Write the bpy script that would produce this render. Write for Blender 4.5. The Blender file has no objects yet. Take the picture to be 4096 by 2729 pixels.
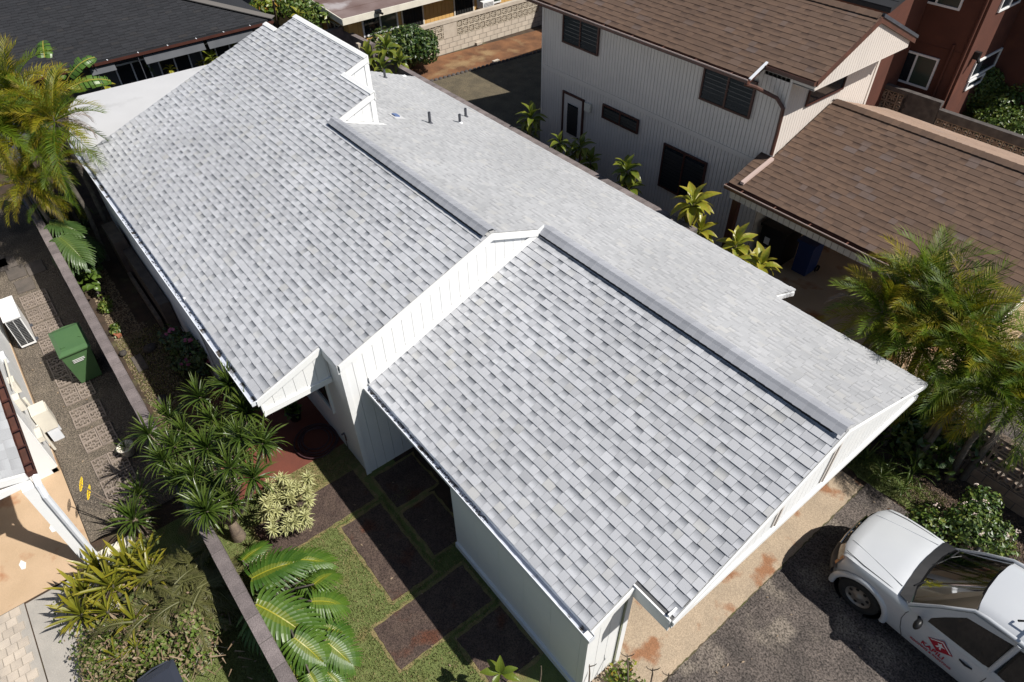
import bpy, math, random
import numpy as np
from mathutils import Vector, Matrix, noise
random.seed(7)
R_ = math.radians
sc = bpy.context.scene
COL = sc.collection
# ------------------------------------------------------------------ camera, sky, sun, exposure
CAMPOS = Vector((0, 0, 11.0))
_y, _p, _r = R_(51.78), R_(46.74), R_(-1.0)
CR = (Matrix.Rotation(_y, 3, 'Z') @ Matrix.Rotation(_p, 3, 'X') @ Matrix.Rotation(_r, 3, 'Z'))
cam = bpy.data.cameras.new('camera'); cam.lens = 24.0; cam.sensor_width = 36.0; cam.clip_start = 0.1; cam.clip_end = 2000
co = bpy.data.objects.new('camera', cam); COL.objects.link(co); co.matrix_world = Matrix.Translation(CAMPOS) @ CR.to_4x4(); sc.camera = co
SUN = Vector((.70, .44, 1.0)).normalized()
w = bpy.data.worlds.new('World'); sc.world = w; w.use_nodes = True
nt = w.node_tree; bg = nt.nodes['Background']; sky = nt.nodes.new('ShaderNodeTexSky'); sky.sky_type = 'NISHITA'; sky.sun_disc = False
sky.sun_elevation = math.asin(SUN.z); sky.sun_rotation = math.atan2(SUN.x, SUN.y); sky.altitude = 50; sky.dust_density = 0.7; sky.air_density = 1.0; sky.ozone_density = 1.0
nt.links.new(sky.outputs[0], bg.inputs[0]); bg.inputs[1].default_value = 0.055
sl = bpy.data.lights.new('sun', 'SUN'); sl.energy = 5.0; sl.angle = R_(0.53); sl.color = (1.0, .955, .89)
so = bpy.data.objects.new('sun', sl); COL.objects.link(so); so.rotation_euler = SUN.to_track_quat('Z', 'Y').to_euler()
sc.view_settings.view_transform = 'Standard'; sc.view_settings.look = 'None'; sc.view_settings.gamma = 1; sc.view_settings.use_curve_mapping = False
sc.view_settings.exposure = 0.30
try:
    sc.cycles.max_bounces = 6; sc.cycles.transparent_max_bounces = 6; sc.cycles.diffuse_bounces = 3
except Exception: pass

# ------------------------------------------------------------------ turning a point of the photograph (4096 wide) into a place on a real plane
FX, CX, CY = 2731.0, 2048.0, 1364.5
def ray(x, y): return CR @ Vector((x - CX, -(y - CY), -FX))
def G(x, y, h=0.0):
    v = ray(x, y); return CAMPOS + v * ((h - CAMPOS.z) / v.z)
def XP(x, y, X):
    v = ray(x, y); return CAMPOS + v * ((X - CAMPOS.x) / v.x)
def YP(x, y, Y):
    v = ray(x, y); return CAMPOS + v * ((Y - CAMPOS.y) / v.y)
def V3(*a): return Vector(a)
U = lambda a, b: random.uniform(a, b)

# ------------------------------------------------------------------ meshes
class MB:
    def __init__(s): s.v = []; s.f = []; s.c = []; s.uv = []
    def face(s, pts, tone=.5, band=0., uv=None, r=0.):
        n = len(s.v); s.v += [tuple(p) for p in pts]; s.f.append(tuple(range(n, n + len(pts)))); s.c.append((tone, band, r))
        s.uv.append(uv or [(0, 0)] * len(pts))
    def grid(s, rows, tone=.5, r=0., close=False):
        """rows: list of equally long point lists sharing vertices"""
        n = len(s.v); m = len(rows[0])
        for row in rows: s.v += [tuple(p) for p in row]
        for i in range(len(rows) - 1):
            for j in range(m if close else m - 1):
                a = n + i * m + j; b = n + i * m + (j + 1) % m
                s.f.append((a, b, b + m, a + m)); s.c.append((tone, 0, r)); s.uv.append([(j / m, i), ((j + 1) / m, i), ((j + 1) / m, i + 1), (j / m, i + 1)])
    def obox(s, o, u, v, w_, tone=.5, r=0.):
        o, u, v, w_ = Vector(o), Vector(u), Vector(v), Vector(w_)
        if u.cross(v).dot(w_) < 0: u, v = v, u
        p = [o, o + u, o + u + v, o + v]; q = [a + w_ for a in p]; n = len(s.v); s.v += [tuple(a) for a in p + q]
        for f in ((3, 2, 1, 0), (4, 5, 6, 7), (0, 1, 5, 4), (1, 2, 6, 5), (2, 3, 7, 6), (3, 0, 4, 7)):
            s.f.append(tuple(n + i for i in f)); s.c.append((tone, 0, r)); s.uv.append([(0, 0)] * 4)
    def box(s, a, b, tone=.5, r=0.):
        a = Vector(a); b = Vector(b); d = b - a; s.obox(a, (d.x, 0, 0), (0, d.y, 0), (0, 0, d.z), tone, r)
    def prism(s, poly, ext, tone=.5, r=0.):
        """poly: 3D points (planar), extruded by vector ext"""
        e = Vector(ext); P = [Vector(p) for p in poly]; n = len(s.v); k = len(P)
        s.v += [tuple(p) for p in P] + [tuple(p + e) for p in P]
        fs = [tuple(n + i for i in range(k)), tuple(n + k + i for i in reversed(range(k)))]
        fs += [(n + i, n + k + i, n + k + (i + 1) % k, n + (i + 1) % k) for i in range(k)]
        for f in fs: s.f.append(f); s.c.append((tone, 0, r)); s.uv.append([(0, 0)] * len(f))
    def tube(s, pts, rad, n=8, tone=.5, caps=True):
        pts = [Vector(p) for p in pts]; k = len(pts)
        if not hasattr(rad, '__len__'): rad = [rad] * k
        rows = []; up = None
        for i, p in enumerate(pts):
            d = (pts[min(i + 1, k - 1)] - pts[max(i - 1, 0)]).normalized()
            if up is None: up = Vector((0, 0, 1)) if abs(d.z) < .9 else Vector((1, 0, 0))
            a = d.cross(up).normalized(); b = a.cross(d).normalized(); up = b
            rows.append([p + (a * math.cos(t) + b * math.sin(t)) * rad[i] for t in [2 * math.pi * j / n for j in range(n)]])
        s.grid(rows, tone, close=True)
        if caps:
            s.face(rows[0][::-1], tone); s.face(rows[-1], tone)
    def lathe(s, prof, c=(0, 0, 0), n=16, axis='Z', tone=.5):
        c = Vector(c); rows = []
        for r_, h in prof:
            row = []
            for j in range(n):
                t = 2 * math.pi * j / n; x, y = r_ * math.cos(t), r_ * math.sin(t)
                row.append(c + (Vector((x, y, h)) if axis == 'Z' else Vector((x, h, y)) if axis == 'Y' else Vector((h, x, y))))
            rows.append(row)
        s.grid(rows, tone, close=True)
    def mesh(s, name, mat, off=(0, 0, 0), smooth=False):
        me = bpy.data.meshes.new(name)
        a = np.array(s.v, dtype=np.float64) - np.array(off)
        nl = sum(len(f) for f in s.f)
        me.vertices.add(len(a)); me.vertices.foreach_set('co', a.astype(np.float32).ravel())
        me.loops.add(nl); me.polygons.add(len(s.f))
        ls = np.array([len(f) for f in s.f]); st = np.concatenate(([0], np.cumsum(ls)[:-1]))
        me.loops.foreach_set('vertex_index', np.fromiter((i for f in s.f for i in f), dtype=np.int32, count=nl))
        me.polygons.foreach_set('loop_start', st.astype(np.int32))
        me.update(calc_edges=True)
        ca = me.color_attributes.new('tint', 'FLOAT_COLOR', 'CORNER')
        cc = np.ones((nl, 4), dtype=np.float32); cc[:, :3] = np.repeat(np.array(s.c, dtype=np.float32), ls, axis=0); ca.data.foreach_set('color', cc.ravel())
        ul = me.uv_layers.new(name='uv'); ul.data.foreach_set('uv', np.array([c for q in s.uv for c in q], dtype=np.float32).ravel())
        me.polygons.foreach_set('use_smooth', np.full(len(s.f), bool(smooth)))
        me.validate(); 
        if mat: me.materials.append(mat)
        return me
    def build(s, name, mat, parent=None, smooth=False, kind=None, label=None, off=None):
        o_ = off if off is not None else (wloc(parent) if parent else (0, 0, 0))
        o = bpy.data.objects.new(name, s.mesh(name, mat, o_, smooth)); COL.objects.link(o)
        if parent: o.parent = parent
        if kind: o['kind'] = kind
        if label: o['label'] = label
        return o
def wloc(o):
    p = Vector((0, 0, 0))
    while o: p += o.location; o = o.parent
    return p
def thing(name, label, cat, loc=(0, 0, 0), group=None):
    o = bpy.data.objects.new(name, None); o.empty_display_size = .2; COL.objects.link(o); o.location = Vector(loc)
    o['label'] = label; o['category'] = cat
    if group: o['group'] = group
    return o
def tag(o, label, cat, group=None, kind=None):
    o['label'] = label
    if cat: o['category'] = cat
    if group: o['group'] = group
    if kind: o['kind'] = kind
    return o
def inst(name, mesh, parent, M, label=None):
    o = bpy.data.objects.new(name, mesh); COL.objects.link(o); o.parent = parent; o.matrix_local = M
    if label: o['label'] = label
    return o

# ------------------------------------------------------------------ materials
def lin(r, g, b):
    f = lambda c: ((c / 255 + .055) / 1.055) ** 2.4 if c > 10 else c / 255 / 12.92
    return (f(r), f(g), f(b), 1)
def mat(name, c1, c2=None, scale=3., rough=.8, bump=0., bscale=60., metal=0., tint=0., rnd=0., spec=.4, c3=None, c3amt=.0, c3scale=.8, detail=6., fine=0., fscale=200.):
    """base colour = noise mix of c1/c2, patches of c3, per-piece tint, per-object brightness, fine grain, bump"""
    m = bpy.data.materials.new(name); m.use_nodes = True; N = m.node_tree.nodes; L = m.node_tree.links
    b = N['Principled BSDF']; b.inputs['Roughness'].default_value = rough; b.inputs['Metallic'].default_value = metal; b.inputs['Specular IOR Level'].default_value = spec
    tc = N.new('ShaderNodeTexCoord')
    def rgb(c): return (c[0], c[1], c[2], 1)
    def noise_(sc_, det=6.):
        n = N.new('ShaderNodeTexNoise'); n.inputs['Scale'].default_value = sc_; n.inputs['Detail'].default_value = det; L.new(tc.outputs['Object'], n.inputs['Vector']); return n.outputs[0]
    def ramp(src, a, b_):
        r = N.new('ShaderNodeMapRange'); r.inputs[1].default_value = a; r.inputs[2].default_value = b_; L.new(src, r.inputs[0]); return r.outputs[0]
    def mix(fac, a, b_, mode='MIX'):
        x = N.new('ShaderNodeMix'); x.data_type = 'RGBA'; x.blend_type = mode
        for sock, val in ((x.inputs[0], fac), (x.inputs[6], a), (x.inputs[7], b_)):
            if hasattr(val, 'links'): L.new(val, sock)
            elif isinstance(val, (int, float)): sock.default_value = val
            else: sock.default_value = rgb(val)
        return x.outputs[2]
    c2 = c2 or c1
    cur = mix(ramp(noise_(scale, detail), .35, .65), c1, c2)
    if c3: cur = mix(ramp(noise_(c3scale, 5.), .62 - c3amt * .3, .72 - c3amt * .3), cur, c3)
    def mul(cur, src, lo, hi):
        r = N.new('ShaderNodeMapRange'); r.inputs[3].default_value = lo; r.inputs[4].default_value = hi; L.new(src, r.inputs[0])
        v = N.new('ShaderNodeVectorMath'); v.operation = 'SCALE'; L.new(cur, v.inputs[0]); L.new(r.outputs[0], v.inputs['Scale']); return v.outputs[0]
    if tint:
        a = N.new('ShaderNodeVertexColor'); a.layer_name = 'tint'; sp = N.new('ShaderNodeSeparateColor'); L.new(a.outputs[0], sp.inputs[0]); cur = mul(cur, sp.outputs[0], 1 - tint, 1 + tint)
    if rnd:
        oi = N.new('ShaderNodeObjectInfo'); cur = mul(cur, oi.outputs['Random'], 1 - rnd, 1 + rnd)
    if fine: cur = mul(cur, ramp(noise_(fscale, 2.), .3, .7), 1 - fine, 1 + fine)
    L.new(cur, b.inputs['Base Color'])
    if bump:
        bp = N.new('ShaderNodeBump'); bp.inputs['Strength'].default_value = min(1, bump); bp.inputs['Distance'].default_value = .01 if bump <= 1 else .01 * bump
        L.new(noise_(bscale, 3.), bp.inputs['Height']); L.new(bp.outputs[0], b.inputs['Normal'])
    return m
def mat_shingle(name, light, dark, bandc, hue2=None, rnd=0., grain=.12, lo=.85, hi=1.12):
    """shingle: per-tab tone, printed shadow band near the top of the exposure on band tabs, granule grain"""
    m = bpy.data.materials.new(name); m.use_nodes = True; N = m.node_tree.nodes; L = m.node_tree.links
    b = N['Principled BSDF']; b.inputs['Roughness'].default_value = .95; b.inputs['Specular IOR Level'].default_value = .2
    a = N.new('ShaderNodeVertexColor'); a.layer_name = 'tint'; sp = N.new('ShaderNodeSeparateColor'); L.new(a.outputs[0], sp.inputs[0])
    uv = N.new('ShaderNodeUVMap'); uv.uv_map = 'uv'; sx = N.new('ShaderNodeSeparateXYZ'); L.new(uv.outputs[0], sx.inputs[0])
    def mp(src, a0, a1, b0, b1):
        r = N.new('ShaderNodeMapRange'); r.inputs[1].default_value = a0; r.inputs[2].default_value = a1; r.inputs[3].default_value = b0; r.inputs[4].default_value = b1
        L.new(src, r.inputs[0]); return r.outputs[0]
    def mth(op, x, y):
        n = N.new('ShaderNodeMath'); n.operation = op
        for i, q in enumerate((x, y)):
            if hasattr(q, 'links'): L.new(q, n.inputs[i])
            else: n.inputs[i].default_value = q
        return n.outputs[0]
    def mix(fac, c, d, mode='MIX'):
        x = N.new('ShaderNodeMix'); x.data_type = 'RGBA'; x.blend_type = mode; L.new(fac, x.inputs[0])
        for sock, val in ((x.inputs[6], c), (x.inputs[7], d)):
            if hasattr(val, 'links'): L.new(val, sock)
            else: sock.default_value = (val[0], val[1], val[2], 1)
        return x.outputs[2]
    tc = N.new('ShaderNodeTexCoord')
    def nz(s_, d=3.):
        n = N.new('ShaderNodeTexNoise'); n.inputs['Scale'].default_value = s_; n.inputs['Detail'].default_value = d; L.new(tc.outputs['Object'], n.inputs[0]); return n.outputs[0]
    cur = mix(sp.outputs[0], dark, light)
    if hue2: cur = mix(mp(sp.outputs[2], .3, 1, 0, .6), cur, hue2)
    g = mp(mth('ADD', sx.outputs[1], mth('MULTIPLY', nz(60.), .25)), .42, 1.08, 0, 1)
    cur = mix(mth('MULTIPLY', g, sp.outputs[1]), cur, bandc)
    sp2 = mp(nz(420., 2.), .3, .7, 1 - grain, 1 + grain)
    big = mp(nz(.5, 3.), .35, .65, lo + .07, hi - .06)
    v = N.new('ShaderNodeVectorMath'); v.operation = 'SCALE'; L.new(cur, v.inputs[0]); L.new(mth('MULTIPLY', sp2, big), v.inputs['Scale'])
    L.new(v.outputs[0], b.inputs['Base Color'])
    bp = N.new('ShaderNodeBump'); bp.inputs['Strength'].default_value = .35; bp.inputs['Distance'].default_value = .003; L.new(nz(300., 2.), bp.inputs['Height']); L.new(bp.outputs[0], b.inputs['Normal'])
    return m
def mat_leaf(name, c1, c2, c3=None, rough=.42, trans=.25, yel=0., spec=.5, mid=None):
    """leaf: per-leaf mix of c1/c2 (object random + piece tint), tips towards c3, some light through"""
    m = bpy.data.materials.new(name); m.use_nodes = True; N = m.node_tree.nodes; L = m.node_tree.links
    b = N['Principled BSDF']; b.inputs['Roughness'].default_value = rough; b.inputs['Specular IOR Level'].default_value = spec
    oi = N.new('ShaderNodeObjectInfo'); a = N.new('ShaderNodeVertexColor'); a.layer_name = 'tint'; sp = N.new('ShaderNodeSeparateColor'); L.new(a.outputs[0], sp.inputs[0])
    ad = N.new('ShaderNodeMath'); ad.operation = 'ADD'; L.new(oi.outputs['Random'], ad.inputs[0]); L.new(sp.outputs[0], ad.inputs[1])
    mr = N.new('ShaderNodeMapRange'); mr.inputs[1].default_value = .3; mr.inputs[2].default_value = 1.7; L.new(ad.outputs[0], mr.inputs[0])
    mx = N.new('ShaderNodeMix'); mx.data_type = 'RGBA'; L.new(mr.outputs[0], mx.inputs[0]); mx.inputs[6].default_value = (*c1[:3], 1); mx.inputs[7].default_value = (*c2[:3], 1)
    cur = mx.outputs[2]
    if c3:
        m2 = N.new('ShaderNodeMix'); m2.data_type = 'RGBA'; L.new(sp.outputs[2], m2.inputs[0]); L.new(cur, m2.inputs[6]); m2.inputs[7].default_value = (*c3[:3], 1); cur = m2.outputs[2]
    L.new(cur, b.inputs['Base Color'])
    tr = N.new('ShaderNodeBsdfTranslucent'); L.new(cur, tr.inputs[0]); ms = N.new('ShaderNodeMixShader'); ms.inputs[0].default_value = trans
    L.new(b.outputs[0], ms.inputs[1]); L.new(tr.outputs[0], ms.inputs[2]); L.new(ms.outputs[0], N['Material Output'].inputs[0])
    return m
def mat_glass(name, c, rough=.08):
    m = bpy.data.materials.new(name); m.use_nodes = True; b = m.node_tree.nodes['Principled BSDF']
    b.inputs['Base Color'].default_value = (*c[:3], 1); b.inputs['Roughness'].default_value = rough; b.inputs['Specular IOR Level'].default_value = .7 if rough < .3 else .25
    return m
M = {}
M['white'] = mat('white_paint', (.80, .80, .79), (.76, .77, .77), 2., .5, .15, 25.)
M['whitemetal'] = mat('white_metal', (.74, .76, .79), (.66, .69, .73), 6., .35, 0)
M['gutter_in'] = mat('gutter_inside', (.5, .53, .6), (.42, .45, .52), 5., .4, 0, c3=(.06, .05, .04), c3amt=.25, c3scale=5.)
M['underlay'] = mat('roof_deck', (.12, .12, .12), rough=.9)
M['black'] = mat('black_vent', (.012, .014, .018), rough=.8)
M['dark'] = mat('dark_inside', (.02, .02, .02), rough=.9)
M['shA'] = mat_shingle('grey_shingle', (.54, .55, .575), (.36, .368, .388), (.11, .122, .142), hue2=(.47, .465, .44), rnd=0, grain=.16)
M['shR'] = mat_shingle('grey_shingle_sun_toned', (.42, .425, .435), (.325, .332, .342), (.22, .225, .235), hue2=(.45, .445, .43))  # same grey shingles, colour darkened to offset the sun on the right slope
M['shCap'] = mat_shingle('cap_shingle', (.37, .38, .41), (.29, .30, .325), (.3, .3, .33))
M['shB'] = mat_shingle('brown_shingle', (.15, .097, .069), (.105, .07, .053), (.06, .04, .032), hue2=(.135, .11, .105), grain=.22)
M['shC'] = mat_shingle('brown_shingle_sunlit', (.34, .24, .18), (.27, .19, .145), (.2, .14, .1), hue2=(.3, .24, .21), grain=.25)  # lighter copy of the brown shingles: sunlight on the far slope put into colour
M['shK'] = mat_shingle('charcoal_shingle', (.032, .033, .037), (.021, .022, .025), (.014, .014, .016), hue2=(.04, .037, .036), grain=.3)
M['shL'] = mat_shingle('pale_shingle', (.46, .47, .48), (.33, .335, .34), (.3, .3, .31), grain=.15)
M['tan'] = mat('tan_siding', (.66, .60, .545), (.62, .565, .515), 2., .7, .1, 30.)
M['tan_shadow'] = M['tan']
M['brown_trim'] = mat('brown_trim', (.075, .028, .02), (.06, .022, .017), 5., .45)
M['copper'] = mat('copper_brown_gutter', (.12, .05, .035), (.08, .04, .03), 6., .4)
M['pinkmetal'] = mat('pink_metal', (.55, .42, .37), rough=.4)
M['glass'] = mat_glass('dark_glass', (.015, .02, .026))
M['glassg'] = mat_glass('greenish_curtained_glass', (.05, .07, .055), .15)
M['glass2'] = mat_glass('louvre_glass', (.010, .013, .016), .35)
M['red'] = mat('red_stucco', (.105, .037, .024), (.088, .031, .02), 1.5, .85, .4, 90., c3=(.13, .045, .027), c3amt=.2)
M['yellow'] = mat('yellow_siding', (.62, .38, .13), (.56, .34, .12), 2., .7)
M['cream'] = mat('cream_trim', (.70, .66, .56), (.62, .58, .5), 3., .6)
M['brownroof'] = mat('brown_flat_roof', (.13, .085, .075), (.2, .15, .14), .9, .8, .3, 40., c3=(.33, .3, .3), c3amt=.15, c3scale=.7)
M['cmu'] = mat('cmu_grey', (.19, .16, .155), (.14, .118, .115), 6., .9, .7, 90., tint=.1, rnd=.2, c3=(.1, .085, .08), c3amt=.15, c3scale=2., fine=.3, fscale=60.)
M['cmud'] = mat('cmu_dark', (.10, .088, .082), (.06, .052, .05), 5., .9, .7, 90., rnd=.12)
M['cmuw'] = mat('cmu_pale', (.52, .46, .38), (.44, .38, .31), 2.5, .9, .5, 80., rnd=.07)
M['breeze'] = mat('breeze_pale', (.50, .44, .35), (.4, .35, .28), 6., .85, .3, 60., rnd=.06)
M['breezed'] = mat('breeze_brown', (.27, .205, .155), (.2, .15, .12), 6., .85, .3, 60., rnd=.1)
M['mortar'] = mat('mortar', (.10, .09, .085), rough=.95)
M['soil'] = mat('soil', (.075, .048, .032), (.035, .026, .018), 3., 1., 1.5, 30., c3=(.10, .085, .045), c3amt=.25, c3scale=1.5, fine=.3, fscale=90.)
M['dirt'] = mat('red_dirt', (.20, .093, .042), (.105, .05, .025), 1.6, 1., 1.2, 25., c3=(.26, .17, .085), c3amt=.2, c3scale=.7, fine=.25, fscale=60.)
M['lawn'] = mat('lawn', (.11, .14, .04), (.14, .165, .055), 5., 1., 1.5, 60., c3=(.17, .135, .055), c3amt=.05, c3scale=1.3, fine=.35, fscale=110.)
M['drylawn'] = mat('dry_lawn', (.23, .175, .085), (.15, .15, .055), 9., 1., 1.2, 60., fine=.35, fscale=110.)
M['pad'] = mat('aggregate_pad', (.092, .064, .05), (.062, .042, .035), 4., .95, 1.5, 70., c3=(.085, .034, .02), c3amt=.15, c3scale=1.6, fine=.6, fscale=48., tint=0)
M['redc'] = mat('red_concrete', (.165, .05, .032), (.13, .042, .028), 2.5, .85, .4, 60., c3=(.18, .07, .045), c3amt=.15)
M['tanc'] = mat('tan_concrete', (.40, .315, .225), (.34, .27, .195), 2., .9, .5, 50., c3=(.27, .135, .07), c3amt=.22, c3scale=1.9, detail=10., fine=.25, fscale=60.)
M['asphalt'] = mat('aggregate_driveway', (.12, .10, .088), (.062, .053, .048), 1.6, .95, 1.6, 60., c3=(.17, .145, .12), c3amt=.35, c3scale=1.3, fine=.75, fscale=34.)
M['gravel'] = mat('gravel_lane', (.15, .125, .095), (.11, .092, .072), 2., 1., 2., 50., c3=(.07, .06, .05), c3amt=.1, fine=.8, fscale=45.)
M['graveld'] = mat('rear_gravel', (.135, .11, .07), (.09, .075, .05), 2., 1., 2., 40., fine=.5, fscale=38.)
M['peach'] = mat('peach_concrete', (.52, .375, .245), (.46, .33, .21), 1.5, .85, .3, 50., c3=(.34, .14, .06), c3amt=.1, c3scale=1.3, fine=.08, fscale=120.)
M['greyc'] = mat('grey_concrete', (.37, .345, .31), (.33, .31, .28), 4., .9, .3, 80., fine=.15, fscale=200.)
M['paver'] = mat('brick_paver', (.52, .45, .37), (.40, .35, .295), 3., .9, .4, 60., rnd=.14)
M['slate'] = mat('slate_slab', (.125, .105, .09), (.09, .078, .068), 4., .9, .8, 40., rnd=.1, fine=.2, fscale=90.)
M['pattern'] = mat('patterned_block', (.30, .245, .205), (.23, .19, .16), 5., .9, .5, 80., rnd=.1)
M['rock'] = mat('rock', (.11, .095, .085), (.055, .05, .045), 5., .95, 2., 12., rnd=.25)
M['mulch'] = mat('mulch', (.085, .06, .045), (.04, .03, .024), 8., 1., 2., 40., fine=.5, fscale=60.)
M['wroof'] = mat('white_flat_roof', (.53, .53, .535), (.50, .50, .505), 1., .55, .1, 20., c3=(.42, .42, .42), c3amt=.1)
M['blind'] = mat('grey_awning', (.085, .09, .10), (.07, .075, .085), 3., .8)
M['bark'] = mat('bark', (.22, .17, .125), (.13, .10, .08), 9., .9, 1.5, 30.)
M['barkd'] = mat('palm_trunk', (.13, .115, .095), (.075, .065, .055), 9., .9, 1., 40.)
M['wood'] = mat('weathered_wood', (.12, .09, .07), (.075, .058, .047), 5., .8)
M['green'] = mat('green_plastic', (.075, .15, .06), (.065, .135, .055), 2., .42, .2, 20.)
M['darkplastic'] = mat('dark_plastic', (.035, .04, .055), (.03, .034, .046), 2., .4)
M['blueplastic'] = mat('blue_plastic', (.012, .03, .11), rough=.4)
M['blackplastic'] = mat('black_plastic', (.01, .01, .011), rough=.45)
M['pipe'] = mat('grey_pipe', (.075, .08, .095), (.055, .058, .07), 8., .5)
M['hose'] = mat('garden_hose', (.06, .03, .035), rough=.45)
M['terra'] = mat('brick_red', (.35, .13, .07), (.28, .10, .055), 6., .9)
M['litter'] = mat('pale_scrap', (.72, .72, .7), rough=.6)
M['flower'] = mat('white_flower', (.6, .52, .45), (.5, .38, .34), 9., .7)
M['pink'] = mat('pink_flower', (.42, .10, .17), (.3, .06, .1), 9., .7)
M['yellowf'] = mat('yellow_flower', (.80, .62, .02), (.75, .5, .02), 9., .6)
L_ = {}
L_['palm'] = mat_leaf('palm_leaf', (.04, .09, .006), (.14, .21, .012), (.28, .24, .02), .5, .35, spec=.35)
L_['palmy'] = mat_leaf('palm_leaf_yellow', (.15, .17, .008), (.32, .28, .015), (.30, .17, .02), .5, .35, spec=.35)
L_['palmdry'] = mat_leaf('palm_leaf_dry', (.20, .155, .12), (.30, .25, .21), (.2, .14, .1), .7, .15)
L_['drac'] = mat_leaf('dracaena_leaf', (.03, .065, .010), (.08, .13, .018), (.16, .14, .02), .35, .2)
L_['song'] = mat_leaf('variegated_leaf', (.42, .42, .17), (.50, .50, .25), (.10, .16, .04), .5, .2)
L_['monst'] = mat_leaf('monstera_leaf', (.04, .10, .012), (.09, .165, .02), (.36, .34, .03), .4, .28)
L_['monstd'] = mat_leaf('monstera_leaf_dark', (.04, .085, .02), (.07, .12, .03), (.2, .24, .04), .4, .25)
L_['brom'] = mat_leaf('bromeliad_leaf', (.12, .14, .016), (.20, .21, .02), (.36, .27, .02), .38, .25)
L_['ti'] = mat_leaf('ti_leaf', (.065, .13, .018), (.15, .20, .022), (.42, .24, .03), .36, .3)
L_['tiy'] = mat_leaf('ti_leaf_yellow', (.16, .24, .02), (.31, .33, .03), (.50, .22, .05), .36, .3)
L_['ban'] = mat_leaf('banana_leaf', (.07, .15, .022), (.10, .19, .03), (.35, .30, .06), .38, .3)
L_['bush'] = mat_leaf('bush_leaf', (.018, .045, .010), (.05, .10, .02), (.12, .16, .03), .4, .15)
L_['bushl'] = mat_leaf('bush_leaf_light', (.05, .10, .015), (.12, .19, .03), (.2, .22, .04), .4, .25)
L_['olive'] = mat_leaf('olive_leaf', (.08, .085, .022), (.13, .13, .04), (.22, .19, .10), .55, .2)
L_['scrub'] = mat_leaf('scrub_leaf', (.035, .07, .010), (.13, .20, .025), (.30, .22, .13), .5, .2)
L_['dry'] = mat_leaf('dry_leaf', (.22, .15, .09), (.36, .28, .19), (.18, .11, .07), .7, .1)
L_['grass'] = mat_leaf('grass_blade', (.11, .14, .035), (.21, .23, .075), (.2, .17, .07), .7, .25)
L_['grassdry'] = mat_leaf('grass_blade_dry', (.24, .19, .08), (.34, .28, .14), (.2, .17, .07), .7, .2)
L_['sway'] = mat_leaf('grassy_leaf', (.05, .09, .015), (.11, .17, .03), (.2, .24, .04), .4, .25)
# ------------------------------------------------------------------ surfaces made of pieces
def spans(poly, t, ax):
    """intervals of the other axis where the 2D polygon is cut by the line axis=t"""
    out = []; k = len(poly)
    for i in range(k):
        a, b = poly[i], poly[(i + 1) % k]
        if (a[ax] <= t) != (b[ax] <= t):
            s_ = (t - a[ax]) / (b[ax] - a[ax]); out.append(a[1 - ax] + s_ * (b[1 - ax] - a[1 - ax]))
    out.sort(); return [(out[i], out[i + 1]) for i in range(0, len(out) - 1, 2)]
SHCACHE = {}
def tab_mesh(mb, O, u, v, n, u0, u1, v0, ex, t, tone, band, hue, ov=.03, cut=None):
    """one shingle tab: thick lower edge, upper edge tucked under the next course"""
    P = lambda a, b_, h: O + u * a + v * b_ + n * h
    a, b_, c, d = P(u0, v0, t), P(u1, v0, t), P(u1, v0 + ex + ov, .002), P(u0, v0 + ex + ov, .002)
    k = (ex + ov) / ex
    mb.face([a, b_, c, d], tone, band, [(0, 0), (1, 0), (1, k), (0, k)], hue)
    a2, b2 = P(u0, v0, 0), P(u1, v0, 0)
    mb.face([a2, b2, b_, a], tone * .3, 0, None, hue)  # front edge toned darker, painting in shade along each course line
    mb.face([a2, a, d], tone, 0, None, hue); mb.face([b_, b2, c], tone, 0, None, hue)
def shingle_list(poly, O, u, v, ex, widths, t=(.014, .019), seed=1, bandp=.5, skew=0.):
    """cut the (u,v) polygon into courses and tabs -> list of dicts"""
    rn = random.Random(seed); out = []
    v_min = min(p[1] for p in poly); v_max = max(p[1] for p in poly); i = 0; vv = v_min + .001
    while vv < v_max - .02:
        e = min(ex, v_max - vv)
        for (a, b_) in spans(poly, vv + e * .5, 1):
            x = a - rn.uniform(0, widths[1]); hi = rn.random() < .5
            while x < b_:
                wd = rn.uniform(*widths); x0, x1 = max(x, a), min(x + wd, b_)
                if x1 - x0 > .02:
                    hi = not hi if rn.random() < .85 else hi
                    out.append(dict(u0=x0 + .002, u1=x1 - .002, v0=vv + rn.uniform(-.003, .003), ex=e, t=t[1] if hi else t[0], tone=min(1, max(0, rn.gauss(.42, .16) if hi else rn.gauss(.74, .15))),
                                    band=0. if hi else rn.uniform(.45, 1.), hue=rn.random() ** 7))
                x += wd
        vv += ex; i += 1
    return out
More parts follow.
